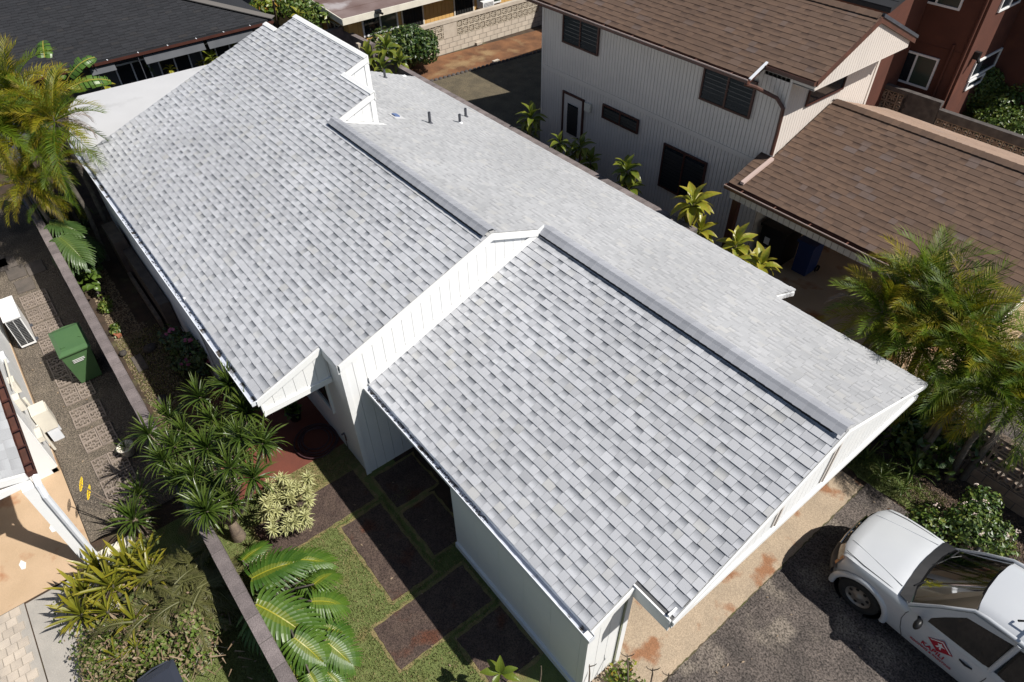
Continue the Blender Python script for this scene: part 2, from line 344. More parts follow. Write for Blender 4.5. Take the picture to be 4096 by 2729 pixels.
def lay_shingles(fields, parent, m_parts, nparts=295, name='shingle'):
    """fields: list of (poly,O,u,v,n,ex,widths,material,seed). The nearest nparts become parts, the rest one stuff part per material"""
    allT = []
    for k, (poly, O, u, v, n, ex, widths, mt, seed) in enumerate(fields):
        O, u, v, n = Vector(O), Vector(u).normalized(), Vector(v).normalized(), Vector(n).normalized()
        for s_ in shingle_list(poly, O, u, v, ex, widths, t=(.014, .019) if mt.name.startswith('grey') else (.009, .012), seed=seed):
            c = O + u * (s_['u0'] + s_['u1']) / 2 + v * s_['v0']; allT.append(((c - CAMPOS).length / math.sqrt((s_['u1'] - s_['u0'])), s_, O, u, v, n, mt))
    if nparts: allT.sort(key=lambda q: q[0])
    rest = {}
    W0 = wloc(parent)
    for q in allT[:nparts]:
        _, s_, O, u, v, n, mt = q
        wd = max(.03, round((s_['u1'] - s_['u0']) / .02) * .02); wd2 = s_['u1'] - s_['u0']
        key = (round(wd, 3), round(s_['t'], 3), int(s_['tone'] * 5), int(s_['band'] * 3), int(s_['hue'] * 3), mt.name, round(s_['ex'], 2))
        if key not in SHCACHE:
            mb = MB(); tab_mesh(mb, V3(0, 0, 0), V3(1, 0, 0), V3(0, 1, 0), V3(0, 0, 1), 0, wd, 0, s_['ex'], s_['t'], key[2] / 4.5, key[3] / 3, key[4] / 2)
            SHCACHE[key] = mb.mesh(name, mt)
        Mx = Matrix((u, v, n)).transposed().to_4x4(); sx = wd2 / wd
        Mx = Matrix.Translation(O + u * s_['u0'] + v * s_['v0'] - W0) @ Mx @ Matrix.Diagonal((sx, 1, 1, 1))
        inst(name, SHCACHE[key], parent, Mx)
    for q in allT[nparts:]:
        _, s_, O, u, v, n, mt = q
        mb = rest.setdefault(mt.name, (MB(), mt))[0]
        tab_mesh(mb, O, u, v, n, s_['u0'], s_['u1'], s_['v0'], s_['ex'], s_['t'], s_['tone'], s_['band'], s_['hue'])
    for k, (mb, mt) in rest.items(): mb.build('shingle_field', mt, parent, kind='stuff')
def boards(poly, O, u, v, n, w_, mt, parent, gap=.008, th=.018, back=None, name='board', start=0., limit=300, groove=.006):
    """vertical boards filling a (u,v) polygon; each board its own part"""
    O, u, v, n = Vector(O), Vector(u), Vector(v), Vector(n).normalized(); us = [p[0] for p in poly]; a = min(us) + start; cnt = 0
    bk = MB(); k = len(poly); bk.prism([O + u * p[0] + v * p[1] for p in poly], -n * .012 + V3(0, 0, 0)); bk.build(name + '_backing', back or mt, parent)
    while a < max(us) - .01:
        b_ = min(a + w_, max(us)); x0, x1 = a + gap / 2, b_ - gap / 2
        if x1 - x0 > .01:
            s0, s1 = spans(poly, x0 + 1e-4, 0), spans(poly, x1 - 1e-4, 0)
            if s0 and s1 and len(s0) == len(s1):
                for (c0, c1), (d0, d1) in zip(s0, s1):
                    if max(c1 - c0, d1 - d0) < .02: continue
                    mb = MB(); mb.prism([O + u * x0 + v * c0, O + u * x1 + v * d0, O + u * x1 + v * d1, O + u * x0 + v * c1], n * th, r=0)
                    mb.build(name, mt, parent); cnt += 1
        a += w_
    return cnt
def bars(parent, O, u, v, n, w_, h, fw, th, mt, name='window_frame', mull=(), off=0.):
    """a rectangular frame, mullions at fractions of the width"""
    O, u, v, n = Vector(O), Vector(u), Vector(v), Vector(n); mb = MB(); O = O + n * off
    mb.obox(O, u * w_, v * fw, n * th); mb.obox(O + v * (h - fw), u * w_, v * fw, n * th)
    mb.obox(O + v * fw, u * fw, v * (h - 2 * fw), n * (th - .002)); mb.obox(O + u * (w_ - fw) + v * fw, u * fw, v * (h - 2 * fw), n * (th - .002))
    for f_ in mull: mb.obox(O + u * (w_ * f_ - fw * .5) + v * fw, u * fw, v * (h - 2 * fw), n * (th - .004))
    return mb.build(name, mt, parent)
def louvres(parent, O, u, v, n, w_, h, pitch, mt, name='louvre_pane', tilt=.5):
    O, u, v, n = Vector(O), Vector(u), Vector(v), Vector(n); k = int(h / pitch)
    for i in range(k):
        mb = MB(); o = O + v * (i * pitch + .01); mb.obox(o + n * .012, u * w_, v * (pitch * .95) - n * (pitch * tilt * .0) , n * .004 )
        # lower edge stands further out than the upper one
        q = MB(); a = o + n * .034; b_ = o + v * pitch * .98 + n * .008
        q.prism([a, a + u * w_, b_ + u * w_, b_], n * .005); q.build(name, mt, parent)
def window(parent, O, u, v, n, w_, h, frame, glass, mull=(.5,), fw=.045, th=.05, louv=0, gl2=None):
    """frame > panes"""
    f_ = bars(parent, O, u, v, n, w_, h, fw, th, frame, mull=mull)
    O, u, v, n = Vector(O), Vector(u), Vector(v), Vector(n); ed = [0] + list(mull) + [1]
    for i in range(len(ed) - 1):
        x0 = w_ * ed[i] + (fw if i == 0 else fw * .5); x1 = w_ * ed[i + 1] - (fw if i == len(ed) - 2 else fw * .5)
        mb = MB(); mb.obox(O + u * x0 + v * fw + n * .012, u * (x1 - x0), v * (h - 2 * fw), n * .006); mb.build('pane', (gl2 if (gl2 and i % 2) else glass), f_)
        if louv: louvres(f_, O + u * x0 + v * fw, u, v, n, x1 - x0, h - 2 * fw, louv, M['glass2'], tilt=.4)
    return f_
X_, Y_, Z_ = V3(1, 0, 0), V3(0, 1, 0), V3(0, 0, 1)
mS = .3636; cS = math.cos(math.atan(mS)); sS = math.sin(math.atan(mS))

# ================================================================== THE GROUND
def sheet(name, pts, z, mt, sub=0):
    mb = MB(); mb.face([(p[0], p[1], z) for p in pts]); o = mb.build(name, mt); o['kind'] = 'structure'; return o
def rect(x0, y0, x1, y1): return [(x0, y0), (x1, y0), (x1, y1), (x0, y1)]
def rough(pts, amp=.03, step=.12, seed=3):
    rn = random.Random(seed); out = []
    for i in range(len(pts)):
        a, b_ = Vector(pts[i]), Vector(pts[(i + 1) % len(pts)]); k = max(1, int((b_ - a).length / step))
        for j in range(k): p = a.lerp(b_, j / k); out.append((p.x + rn.uniform(-amp, amp), p.y + rn.uniform(-amp, amp)))
    return out
sheet('ground', rect(-400, -300, 300, 400), -.012, M['soil'])
sheet('lawn', rect(-9.4, -.12, 4, 3.25), .0, M['lawn'])
sheet('side_yard', rect(-24, -.12, -9.4, 1.6), .0, M['soil'])
sheet('gravel_path', rect(-24, -1.96, -9.9, -.32), .004, M['gravel'])
sheet('carport_floor', [(-12, -6), (-12.0, -1.97), (-9.42, -1.97), (-9.42, -6)], .012, M['peach'])
sheet('concrete_panel', [(-9.38, -3.13), (-9.38, -1.9), (-6.9, -1.9), (-6.9, -3.13)], .008, M['greyc'])
sheet('paving_base', rect(-9.42, -6, -5, -3.15), .004, M['greyc'])
sheet('front_garden', rect(-9.4, -1.9, 2, -.3), .001, M['lawn'])
sheet('red_patio', rect(-12.2, .5, -9.0, 2.7), .004, M['redc'])
sheet('dry_grass_patch', rough(rect(-9.05, .9, -8.0, 2.75), .05), .0022, M['drylawn'])
sheet('concrete_apron', rough([(-2.9, 3.2), (-1.77, 3.2), (-1.77, 9.85), (-3.2, 9.85), (-7.9, 9.85), (-7.9, 4.0), (-2.9, 4.0)], .008), .006, M['tanc'])
sheet('carport_slab', rect(-1.77, -.9, -1.76, 0), .0055, M['tanc'])
sheet('driveway', [(-1.77, 2.3), (30, 2.3), (30, 9.6), (-.6, 9.95), (-1.77, 9.97)], .006, M['asphalt'])
sheet('driveway_joint', rough(rect(-1.778, 2.6, -1.762, 9.9), .011, .06), .0095, mat('mossy_joint', (.07, .075, .02), (.09, .07, .045), 3.))
sheet('planting_bed', rough([(-4.2, 9.98), (-1.2, 9.98), (30, 9.65), (30, 11.5), (-4.2, 11.5)], .04), .003, M['mulch'])
sheet('bed_grass', rough([(-4.2, 9.98), (-1.0, 9.98), (-.2, 10.15), (.2, 10.3), (-.9, 10.7), (-4.2, 10.75)], .05), .0075, M['lawn'])
sheet('neighbour_yard', rect(-21.5, 11.7, -7.7, 14), .002, M['soil'])
sheet('neighbour_carport_floor', rect(-7.7, 11.75, -1.74, 23), .006, M['peach'])
sheet('neighbour_driveway', rect(-1.74, 11.7, 30, 23), .004, M['asphalt'])
sheet('rear_gravel_drive', [(-23.1, 11.5), (-22.55, 18.2), (-22.4, 30), (-15, 30), (-15, 11.5)], .004, M['graveld'])
sheet('red_dirt_yard', [(-24.9, 11), (-24.9, 15), (-24.5, 21), (-24.2, 32), (-22.3, 32), (-22.55, 18.2), (-23.1, 11.5)], .0035, M['dirt'])
# exposed aggregate pads in the lawn
pads = thing('aggregate_pads', 'dark aggregate concrete pads set in the lawn beside the carport', 'paving', (-5.5, 2, 0))
for i, (x0, y0, x1, y1) in enumerate([(-8.3, .45, -7.45, 2.5), (-7.29, 1.7, -5.5, 2.52), (-6.85, 2.72, -5.75, 3.4), (-5.3, 1.2, -4.47, 2.98), (-4.3, 2.16, -3.3, 3.04), (-7.87, 2.72, -7.0, 3.6)]):
    mb = MB(); rp = rough(rect(x0, y0, x1, y1), .012, .1, i); mb.prism([(a, b_, .0) for a, b_ in rp][::-1], (0, 0, .012)); mb.build('pad', M['pad'], pads)
    mb = MB(); o_ = rough(rect(x0 - .06, y0 - .06, x1 + .06, y1 + .06), .03, .1, i + 9); mb.face([(a, b_, .0045 + .0002 * i) for a, b_ in o_]); e = mb.build('worn_turf_edge', M['drylawn'], pads)
# grass blades on the lawn: nobody could count them
def blades(name, regions, n, h, mts, label, avoid=(), seed=5):
    rn = random.Random(seed)
    for mt, share in mts:
        mb = MB()
        for _ in range(int(n * share)):
            x0, y0, x1, y1 = regions[0] if rn.random() < regions_w else regions[-1]
            x, y = rn.uniform(x0, x1), rn.uniform(y0, y1)
            if any(a - .02 < x < c + .02 and b_ - .02 < y < d + .02 for a, b_, c, d in avoid): continue
            hh = h * rn.uniform(.5, 1.2); t = rn.uniform(0, 6.28); wd = rn.uniform(.006, .012); lx, ly = rn.uniform(-.02, .02), rn.uniform(-.02, .02)
            mb.face([(x - wd * math.cos(t), y - wd * math.sin(t), 0), (x + wd * math.cos(t), y + wd * math.sin(t), 0), (x + lx, y + ly, hh)], rn.random())
        o = mb.build(name, mt); tag(o, label, 'grass', kind='stuff')
PADR = [(-8.3, .45, -7.45, 3.1), (-7.29, 1.7, -5.5, 2.52), (-7.1, 2.66, -5.75, 3.1), (-5.3, 1.2, -4.47, 2.98), (-4.3, 2.16, -3.3, 3.08), (-7.87, 2.72, -7.3, 3.1), (-9.4, .5, -9., 2.7), (-3.5, 2.4, 4, 3.4)]
regions_w = 1.
blades('lawn_grass', [(-9.0, -.1, -1.9, 3.1)], 60000, .035, [(L_['grass'], .8), (L_['grassdry'], .2)], 'short clipped lawn grass round the dark pads', PADR)
blades('front_grass', [(-8.5, -1.5, -4.5, -.32)], 9000, .04, [(L_['grass'], 1.)], 'green grass strip left of the block wall at the bottom', seed=8)
blades('bed_grass_tufts', [(-3.4, 9.99, -.6, 10.75)], 7000, .06, [(L_['grass'], 1.)], 'thin grass along the driveway edge by the bed', seed=9)
def pebbles(name, label, rects, n, size, mt, seed, z=.0):
    rn = random.Random(seed); mb = MB()
    for _ in range(n):
        x0, y0, x1, y1 = rects[rn.randrange(len(rects))]; x, y = rn.uniform(x0, x1), rn.uniform(y0, y1); s_ = size * rn.uniform(.5, 1.5); t = rn.uniform(0, 3)
        a, b_ = V3(math.cos(t), math.sin(t), 0) * s_, V3(-math.sin(t), math.cos(t), 0) * s_ * rn.uniform(.5, .9); c = V3(x, y, z); h = s_ * rn.uniform(.4, .8)
        top = c + V3(0, 0, h)
        q = [c + a, c + b_, c - a, c - b_]
        for i in range(4): mb.face([q[i], q[(i + 1) % 4], top + (q[(i + 1) % 4] - c) * .45, top + (q[i] - c) * .45], rn.random())
        mb.face([top + (p - c) * .45 for p in q], rn.random())
    o = mb.build(name, mt); tag(o, label, 'gravel', kind='stuff')
pebble_m = mat('loose_stone', (.20, .165, .13), (.10, .085, .07), 30., .9, tint=.6)
pebbles('lane_gravel', 'loose brown gravel of the side lane beside the green bin', [(-20, -1.95, -9.9, -.32)], 14000, .014, pebble_m, 4, .004)
pebbles('yard_litter', 'loose stones and leaf litter along the block wall', [(-15.5, -.05, -11.2, .75), (-19, 0, -15, .6)], 5000, .018, mat('litter_stone', (.30, .24, .16), (.15, .11, .07), 30., .9, tint=.6), 6)
pebbles('bed_chips', 'bark chips in the bed beside the pickup', [(-1.2, 10.2, 2.5, 11.3)], 6000, .022, mat('bark_chip', (.16, .11, .075), (.06, .045, .035), 30., .95, tint=.6), 12, .004)

# ================================================================== MAIN HOUSE
house = thing('main_house', 'long single-storey white house with new light grey shingle roof and raised clerestory', 'house', (-8, 3, 0))
def zl1(y): return 4.221 + mS * (y - 5.905)     # rear left slope
def zl2(y): return 3.764 + mS * (y - 7.163)     # front left slope
def zr(y): return 4.221 - mS * (y - 5.905)      # right slope
P_l1 = [(-19.5, 1.39), (-8.63, 1.39), (-8.64, 2.64), (-8.02, 2.64), (-8.02, 5.905), (-13.7, 5.905), (-13.7, 6.92), (-15.06, 6.92), (-15.06, 7.58), (-18.83, 7.58), (-18.83, 6.965), (-19.5, 6.965)]
P_l2 = [(-8.02, 3.10), (-2.42, 3.10), (-2.42, 3.873), (-1.783, 3.873), (-1.783, 7.163), (-8.02, 7.163)]
P_r = [(-8.02, 5.905), (-8.02, 7.17), (-1.783, 7.17), (-1.76, 10.05), (-4.72, 10.05), (-4.72, 10.82), (-18.5, 10.87), (-18.59, 9.29), (-18.8, 7.5), (-15.06, 7.5), (-15.06, 6.85), (-13.7, 6.85), (-13.7, 5.905)]
for nm, P, zf in (('roof_slope', P_l1, zl1), ('roof_slope', P_l2, zl2), ('roof_slope', P_r, zr)):
    mb = MB(); mb.prism([(x, y, zf(y) - .11) for x, y in P], (0, 0, .105)); o = mb.build(nm, M['white'], house)
    mb = MB(); mb.face([(x, y, zf(y) - .001) for x, y in P]); mb.build('roof_felt', M['underlay'], house)
lays = []
for P, zf, mt, seed, wd in ((P_l1, zl1, M['shA'], 11, (.11, .205)), (P_l2, zl2, M['shA'], 12, (.11, .205))):
    y0 = min(p[1] for p in P); lays.append(([(x, (y - y0) / cS) for x, y in P], (0, y0, zf(y0) + .001), X_, V3(0, cS, sS), V3(0, -sS, cS), .147, wd, mt, seed))
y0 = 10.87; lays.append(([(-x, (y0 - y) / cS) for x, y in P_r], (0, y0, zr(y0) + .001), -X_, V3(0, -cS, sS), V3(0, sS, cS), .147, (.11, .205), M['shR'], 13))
lay_shingles(lays, house, None, 290)
# ridge caps: arched cap shingles standing over a black vent strip
def capshape(mb, O, u, L, hw, yv, lift, tone):
    rows = []; prof = [(-hw, -hw * mS - .004), (-hw * .5, -hw * .5 * mS + .012), (-.04, -.004 + .02), (.04, .02 - .004), (hw * .5, -hw * .5 * mS + .012), (hw, -hw * mS - .004)]
    for a, dz in ((0, .009), (L + .02, .0)):
        rows.append([O + u * a + V3(0, q[0], q[1] + lift + dz) for q in prof])
    mb.grid(rows, tone); n = len(prof)
    for i in range(n - 1): mb.face([rows[0][i] - V3(0, 0, .012), rows[0][i + 1] - V3(0, 0, .012), rows[0][i + 1], rows[0][i]], tone * .4)
for (xa, xb, yr, zr_, hw) in ((-13.72, -8.03, 5.885, 4.221, .155), (-8.0, -1.79, 7.14, 3.764, .172)):
    x = xb; i = 0
    while x > xa:
        L = min(.15, x - xa + .01); mb = MB(); capshape(mb, V3(x, yr, zr_), -X_, L, hw, 0, .065, U(.2, .9)); mb.build('ridge_cap', M['shCap'], house, smooth=False); x -= .15
    mb = MB()
    for sgn in (-1, 1):
        a = V3(xa, yr + sgn * .03, zr_ - .02); b_ = V3(xa, yr + sgn * (hw - .012), zr_ - (hw - .012) * mS - .0); mb.prism([a, b_, b_ + V3(0, 0, .058), a + V3(0, 0, .06)], (xb - xa - .12, 0, 0))
    mb.build('ridge_vent', M['black'], house)
# white edge flashing on the upper rims
mb = MB()
for (a, b_, y, ) in ((-18.86, -15.03, 7.5), (-15.06, -13.66, 6.84), (-19.53, -18.83, 6.885)):
    mb.prism([(a, y, zl1(y) + .012), (a, y + .1, zl1(y + .1) + .012), (a, y + .1, zl1(y + .1) + .032), (a, y, zl1(y) + .03)], (b_ - a, 0, 0))
    mb.box((a, y + .1, zl1(y) - .14), (b_, y + .125, zl1(y + .1) + .03))
mb.build('edge_flashing', M['white'], house)
# rake trims (white fascia boards under the shingles)
def rake(x, ya, yb, zf, side=1, h=.13, th=.03, name='rake_board'):
    mb = MB(); mb.prism([(x, ya, zf(ya) - .008), (x, yb, zf(yb) - .008), (x, yb, zf(yb) - h), (x, ya, zf(ya) - h)], (side * th, 0, 0)); return mb.build(name, M['white'], house)
rake(-8.625, 1.36, 2.63, zl1); rake(-8.01, 2.66, 5.905, zl1); rake(-8.01, 5.905, 7.0, zr)
rake(-2.41, 3.1, 3.86, zl2); rake(-1.775, 3.87, 7.163, zl2, h=.10); rake(-1.775, 7.163, 10.06, zr, h=.10); rake(-13.69, 5.95, 6.95, zl1); rake(-15.05, 6.95, 7.62, zl1)
rake(-19.49, 1.39, 6.96, zl1, -1); rake(-18.82, 6.9, 7.6, zl1, -1)
mb = MB(); mb.box((-2.42, 3.845, zl2(3.87) - .26), (-1.79, 3.87, zl2(3.87) + .012)); mb.build('eave_board', M['white'], house)
mb = MB(); mb.box((-8.63, 2.63, zl1(2.64) - .2), (-8.02, 2.655, zl1(2.64) + .0)); mb.build('eave_board', M['white'], house)
# band wall between the two roofs (and its foot down to the grass)
boards([(2.70, 0), (2.70, zl1(2.7) - .12), (5.905, zl1(5.905) - .12), (7.12, zr(7.12) - .12), (7.12, .0)], (-8.05, 0, 0), Y_, Z_, X_, .205, M['white'], house)
mb = MB(); # flashing along the lower roof
mb.prism([(-8.012, 3.12, zl2(3.12) + .02), (-8.012, 7.1, zl2(7.1) + .02), (-8.012, 7.1, zl2(7.1) + .15), (-8.012, 3.12, zl2(3.12) + .15)], (.02, 0, 0)); mb.build('step_flashing', M['white'], house)
mb = MB(); mb.box((-8.032, 2.66, 0), (-8.012, 2.76, zl1(2.7) - .13)); mb.build('corner_board', M['white'], house)
# pillar side and entry wall (plane y=2.68) with its dark window
mb = MB(); mb.box((-12.0, 2.70, 0), (-8.06, 2.78, 2.95)); mb.build('entry_wall', M['white'], house)
window(house, (-10.35, 2.70, .95), X_, Z_, -Y_, 1.35, 1.15, M['white'], M['glass'], mull=())
mb = MB(); mb.box((-12.06, 1.37, 0), (-12.0, 2.78, 2.6)); mb.build('porch_end_wall', M['white'], house)
# left wall under the long eave
boards([(-19.4, .15), (-12.0, .15), (-12.0, 2.45), (-19.4, 2.45)], (0, 1.385, 0), X_, Z_, -Y_, .41, M['white'], house, gap=.012)
mb = MB(); mb.box((-19.4, 1.34, 0), (-12, 1.44, .14)); mb.build('foundation', M['greyc'], house)
mb = MB(); mb.box((-12, 1.42, 2.42), (-8.64, 1.5, 2.6)); mb.build('porch_beam', M['white'], house)
mb = MB(); mb.box((-19.4, 1.40, 2.4), (-8.64, 1.44, 2.58)); mb.build('fascia', M['white'], house)
# boarded triangle over the porch
boards([(1.43, 2.24), (2.69, 2.24), (2.69, zl1(2.69) - .12), (1.43, zl1(1.43) - .12)], (-8.66, 0, 0), Y_, Z_, X_, .205, M['white'], house)
mb = MB(); mb.box((-8.645, 1.40, 2.15), (-8.61, 2.69, 2.27)); mb.build('bottom_trim', M['white'], house)
mb = MB(); mb.box((-8.68, 1.40, 2.15), (-8.6, 1.43, 2.5)); mb.build('end_trim', M['white'], house)
# carport walls
boards([(-5.64, .14), (-2.46, .14), (-2.46, 2.2), (-5.64, 2.2)], (0, 3.16, 0), X_, Z_, -Y_, .61, M['white'], house, gap=.004)
mb = MB(); mb.box((-5.66, 3.1, 0), (-2.44, 3.2, .14)); mb.build('wall_curb', M['white'], house)
mb = MB(); mb.box((-5.68, 3.15, 0), (-5.6, 3.3, 2.25)); mb.build('corner_board', M['white'], house)
mb = MB(); mb.box((-5.66, 3.3, 0), (-5.6, 8, 2.3)); mb.build('storage_wall', M['white'], house)
boards([(3.16, .1), (3.80, .1), (3.80, zl2(3.8) - .13), (3.16, zl2(3.16) - .13)], (-2.475, 0, 0), Y_, Z_, X_, .205, M['white'], house)
mb = MB(); mb.box((-2.47, 3.11, .0), (-2.43, 3.2, zl2(3.12) - .12)); mb.build('corner_board', M['white'], house)
mb = MB(); mb.box((-2.53, 3.83, 0), (-2.43, 3.93, 2.42)); mb.build('carport_post', M['white'], house)
mb = MB(); mb.box((-2.45, 3.802, 0), (-2.435, 3.828, 2.4)); mb.build('downpipe', mat('mossy_pipe', (.25, .27, .16), (.3, .3, .25), 8.), house)
# carport underside: ceiling beams keep it dark inside
mb = MB(); mb.box((-5.6, 3.9, 2.30), (-1.9, 4.0, 2.45)); mb.box((-5.6, 9.5, 2.25), (-1.95, 9.6, 2.45)); mb.build('carport_beam', M['white'], house)
mb = MB(); mb.box((-7.9, 9.6, 0), (-4.0, 9.7, 2.4)); mb.build('right_wall', M['white'], house)
mb = MB(); mb.box((-18.4, 10.5, 0), (-7.9, 10.6, 2.35)); mb.build('right_wall', M['white'], house)
mb = MB(); mb.box((-18.45, 1.6, 0), (-18.35, 10.5, 2.6)); mb.build('rear_wall', M['white'], house)
# front gable band
zbm = 2.50
boards([(3.89, zbm), (3.89, zl2(3.89) - .095), (7.163, zl2(7.163) - .095), (9.98, zr(9.98) - .095), (9.98, zbm - .02)], (-1.815, 0, 0), Y_, Z_, X_, .165, M['white'], house, gap=.006)
mb = MB(); mb.box((-1.80, 3.87, zbm - .11), (-1.765, 9.95, zbm)); mb.build('bottom_trim', M['white'], house)
mb = MB(); mb.box((-1.86, 3.87, zbm - .115), (-1.83, 9.95, zr(9.95) - .12)); mb.build('gable_backing', M['white'], house)
for y in (5.9, 7.05):
    mb = MB(); mb.box((-1.80, y, 2.62), (-1.78, y + .05, 3.28 if y < 6.5 else 3.55)); mb.box((-1.79, y + .05, 2.62), (-1.765, y + .09, 3.28 if y < 6.5 else 3.55)); mb.build('slit_vent', M['tan'], house)
# clerestory walls
boards([(5.98, zr(5.98) + .03), (6.02, zl1(6.02) - .12), (6.85, zl1(6.85) - .12), (6.85, zr(6.85) + .03)], (-13.72, 0, 0), Y_, Z_, X_, .205, M['white'], house)
boards([(6.9, zr(6.9) + .03), (6.9, zl1(6.9) - .12), (7.52, zl1(7.52) - .12), (7.52, zr(7.52) + .03)], (-15.08, 0, 0), Y_, Z_, X_, .31, M['white'], house)
mb = MB(); mb.box((-13.705, 6.83, zr(6.85)), (-13.68, 6.95, zl1(6.9) - .12)); mb.build('corner_board', M['white'], house)
mb = MB(); mb.box((-15.065, 7.5, zr(7.52)), (-15.04, 7.62, zl1(7.55) - .12)); mb.build('corner_board', M['white'], house)
mb = MB(); mb.box((-15.06, 6.86, zr(6.9) - .1), (-13.7, 6.92, zl1(6.86) - .02)); mb.box((-18.83, 7.52, zr(7.55) - .1), (-15.06, 7.58, zl1(7.52) - .02)); mb.build('clerestory_wall', M['white'], house)
mb = MB(); mb.prism([(-13.69, 5.97, zr(5.97) + .012), (-13.69, 7.02, zr(7.02) + .012), (-13.6, 7.1, zr(7.1) + .012), (-13.6, 5.98, zr(5.98) + .012)], (0, 0, .012)); mb.build('step_flashing', M['white'], house)
# gutters: open troughs with debris
def gutter(parent, xa, xb, y, z, w_=.10, h=.09, mi=None, mo=None, sgn=1, ends=True, straps=0, name='gutter'):
    t = .006; mb = MB(); y2 = y + sgn * w_; ylo, yhi = min(y, y2), max(y, y2)
    mb.box((xa, ylo, z - h), (xb, yhi, z - h + t)); mb.box((xa, ylo, z - h), (xb, ylo + t, z)); mb.box((xa, yhi - t, z - h), (xb, yhi, z))
    mb.box((xa, ylo - .008 if sgn > 0 else yhi, z - .012), (xb, ylo if sgn > 0 else yhi + .008, z + .002))
    if ends: mb.box((xa, ylo + t, z - h + t), (xa + t, yhi - t, z)); mb.box((xb - t, ylo + t, z - h + t), (xb, yhi - t, z))
    g = mb.build(name, mo or M['whitemetal'], parent)
    mb = MB(); mb.box((xa + t, ylo + t, z - h + t), (xb - t, yhi - t, z - h + t + .012)); mb.build('gutter_bed', mi or M['gutter_in'], g)
    for i in range(straps):
        x = xa + (xb - xa) * (i + .5) / straps; mb = MB(); mb.box((x, ylo + t, z - .01), (x + .03, yhi - t, z + .002)); mb.build('strap', mo or M['whitemetal'], g)
    return g
gutter(house, -8.0, -2.33, 3.0, zl2(3.1) - .012, .105)
gutter(house, -20.9, -8.62, 1.275, zl1(1.39) - .012, .115)
mb = MB(); mb.box((-2.45, 3.01, 2.205), (-2.34, 3.085, 2.262)); mb.build('gutter_outlet', M['litter'], house)
debris = MB(); rn = random.Random(4)
for _ in range(600):
    x = rn.uniform(-8, -4.5) if rn.random() < .7 else rn.uniform(-16, -11); y, z = (rn.uniform(3.01, 3.09), 2.2) if x > -8.01 else (rn.uniform(1.29, 1.38), 2.5)
    s_ = rn.uniform(.008, .025); debris.obox((x, y, z), (s_, s_ * .3, 0), (-s_ * .3, s_ * .5, 0), (0, 0, .008))
debris.build('gutter_debris', M['dark'], house, kind='stuff')
# vent pipes and the small box on the right slope
for k, (bx, by, tx, ty, lab) in enumerate([(1560, 1108, 1553, 1015, 'tallest grey vent pipe, near the middle of the sunny slope'), (1828, 1106, 1826, 1030, 'grey vent pipe with white collar, nearer of the close pair'),
                              (1880, 1050, 1877, 980, 'grey vent pipe of the close pair, nearer the boundary wall'), (1157, 700, 1153, 632, 'grey vent pipe beside the clerestory, by the leafy bush')]):
    F1 = (1024 + bx / 2.2402, by / 2.2402); v = ray(*F1); n = V3(0, mS, 1); q = V3(-8.024, 5.905, 4.221)
    B = CAMPOS + v * ((q - CAMPOS).dot(n) / v.dot(n)); h = .30 if k in (0,) else .25
    t = thing('vent_pipe', lab, 'vent pipe', B, 'vent pipes on the sunny slope')
    mb = MB(); mb.lathe([(.036, -.03), (.036, h), (.026, h), (.026, h - .04), (0, h - .04)], B, 12); mb.build('pipe', M['pipe'], t, smooth=False)
    mb = MB(); mb.lathe([(.075, .004), (.055, .02), (.042, .05), (.040, .052)], B, 12); mb.build('collar', M['whitemetal'] if k == 1 else M['pipe'], t)
v = ray(1024 + 1262 / 2.2402, 1050 / 2.2402); B = CAMPOS + v * ((q - CAMPOS).dot(n) / v.dot(n))
t = thing('roof_vent_box', 'low square roof vent with blue cover on the sunny slope', 'vent', B)
mb = MB(); mb.obox(B + V3(-.17, -.14, .14 * mS + .006), (.34, 0, 0), (0, .28, -.28 * mS), (0, 0, .02)); mb.build('base_flashing', M['wroof'], t)
mb = MB(); mb.obox(B + V3(-.11, -.07, .07 * mS + .026), (.16, 0, 0), (0, .13, -.13 * mS), (0, 0, .035)); mb.build('cover', mat('blue_cover', (.10, .15, .30), rough=.5), t)
# flat white patio roof behind the house
pr = thing('patio_roof', 'flat white patio roof behind the house, palm shadows on its corner', 'roof', (-21.5, 3.5, 0))
pol = [(-19.52, 1.42), (-20.9, 1.40), G(272, 430, 2.5)[:2], G(312, 384, 2.5)[:2], G(848, 254, 2.5)[:2], G(1000, 215, 2.5)[:2], (-19.52, 7.0)]
mb = MB(); mb.prism([(x, y, 2.42) for x, y in [tuple(p) for p in pol]][::-1], (0, 0, .08)); mb.build('roof_panel', M['wroof'], pr)
mb = MB()
for x, y in ((-23.2, 2.6), (-23.0, 6.0)): mb.box((x, y, 0), (x + .09, y + .09, 2.42))
mb.build('post', M['white'], pr)

mb = MB(); mb.box((-4.86, 10.82, 2.36), (-4.74, 10.89, 2.43)); mb.prism([(-4.715, 10.06, zr(10.06) - .02), (-4.715, 10.80, zr(10.8) - .02), (-4.715, 10.80, zr(10.8) - .11), (-4.715, 10.06, zr(10.06) - .11)], (.02, 0, 0)); mb.build('eave_return', M['whitemetal'], house)

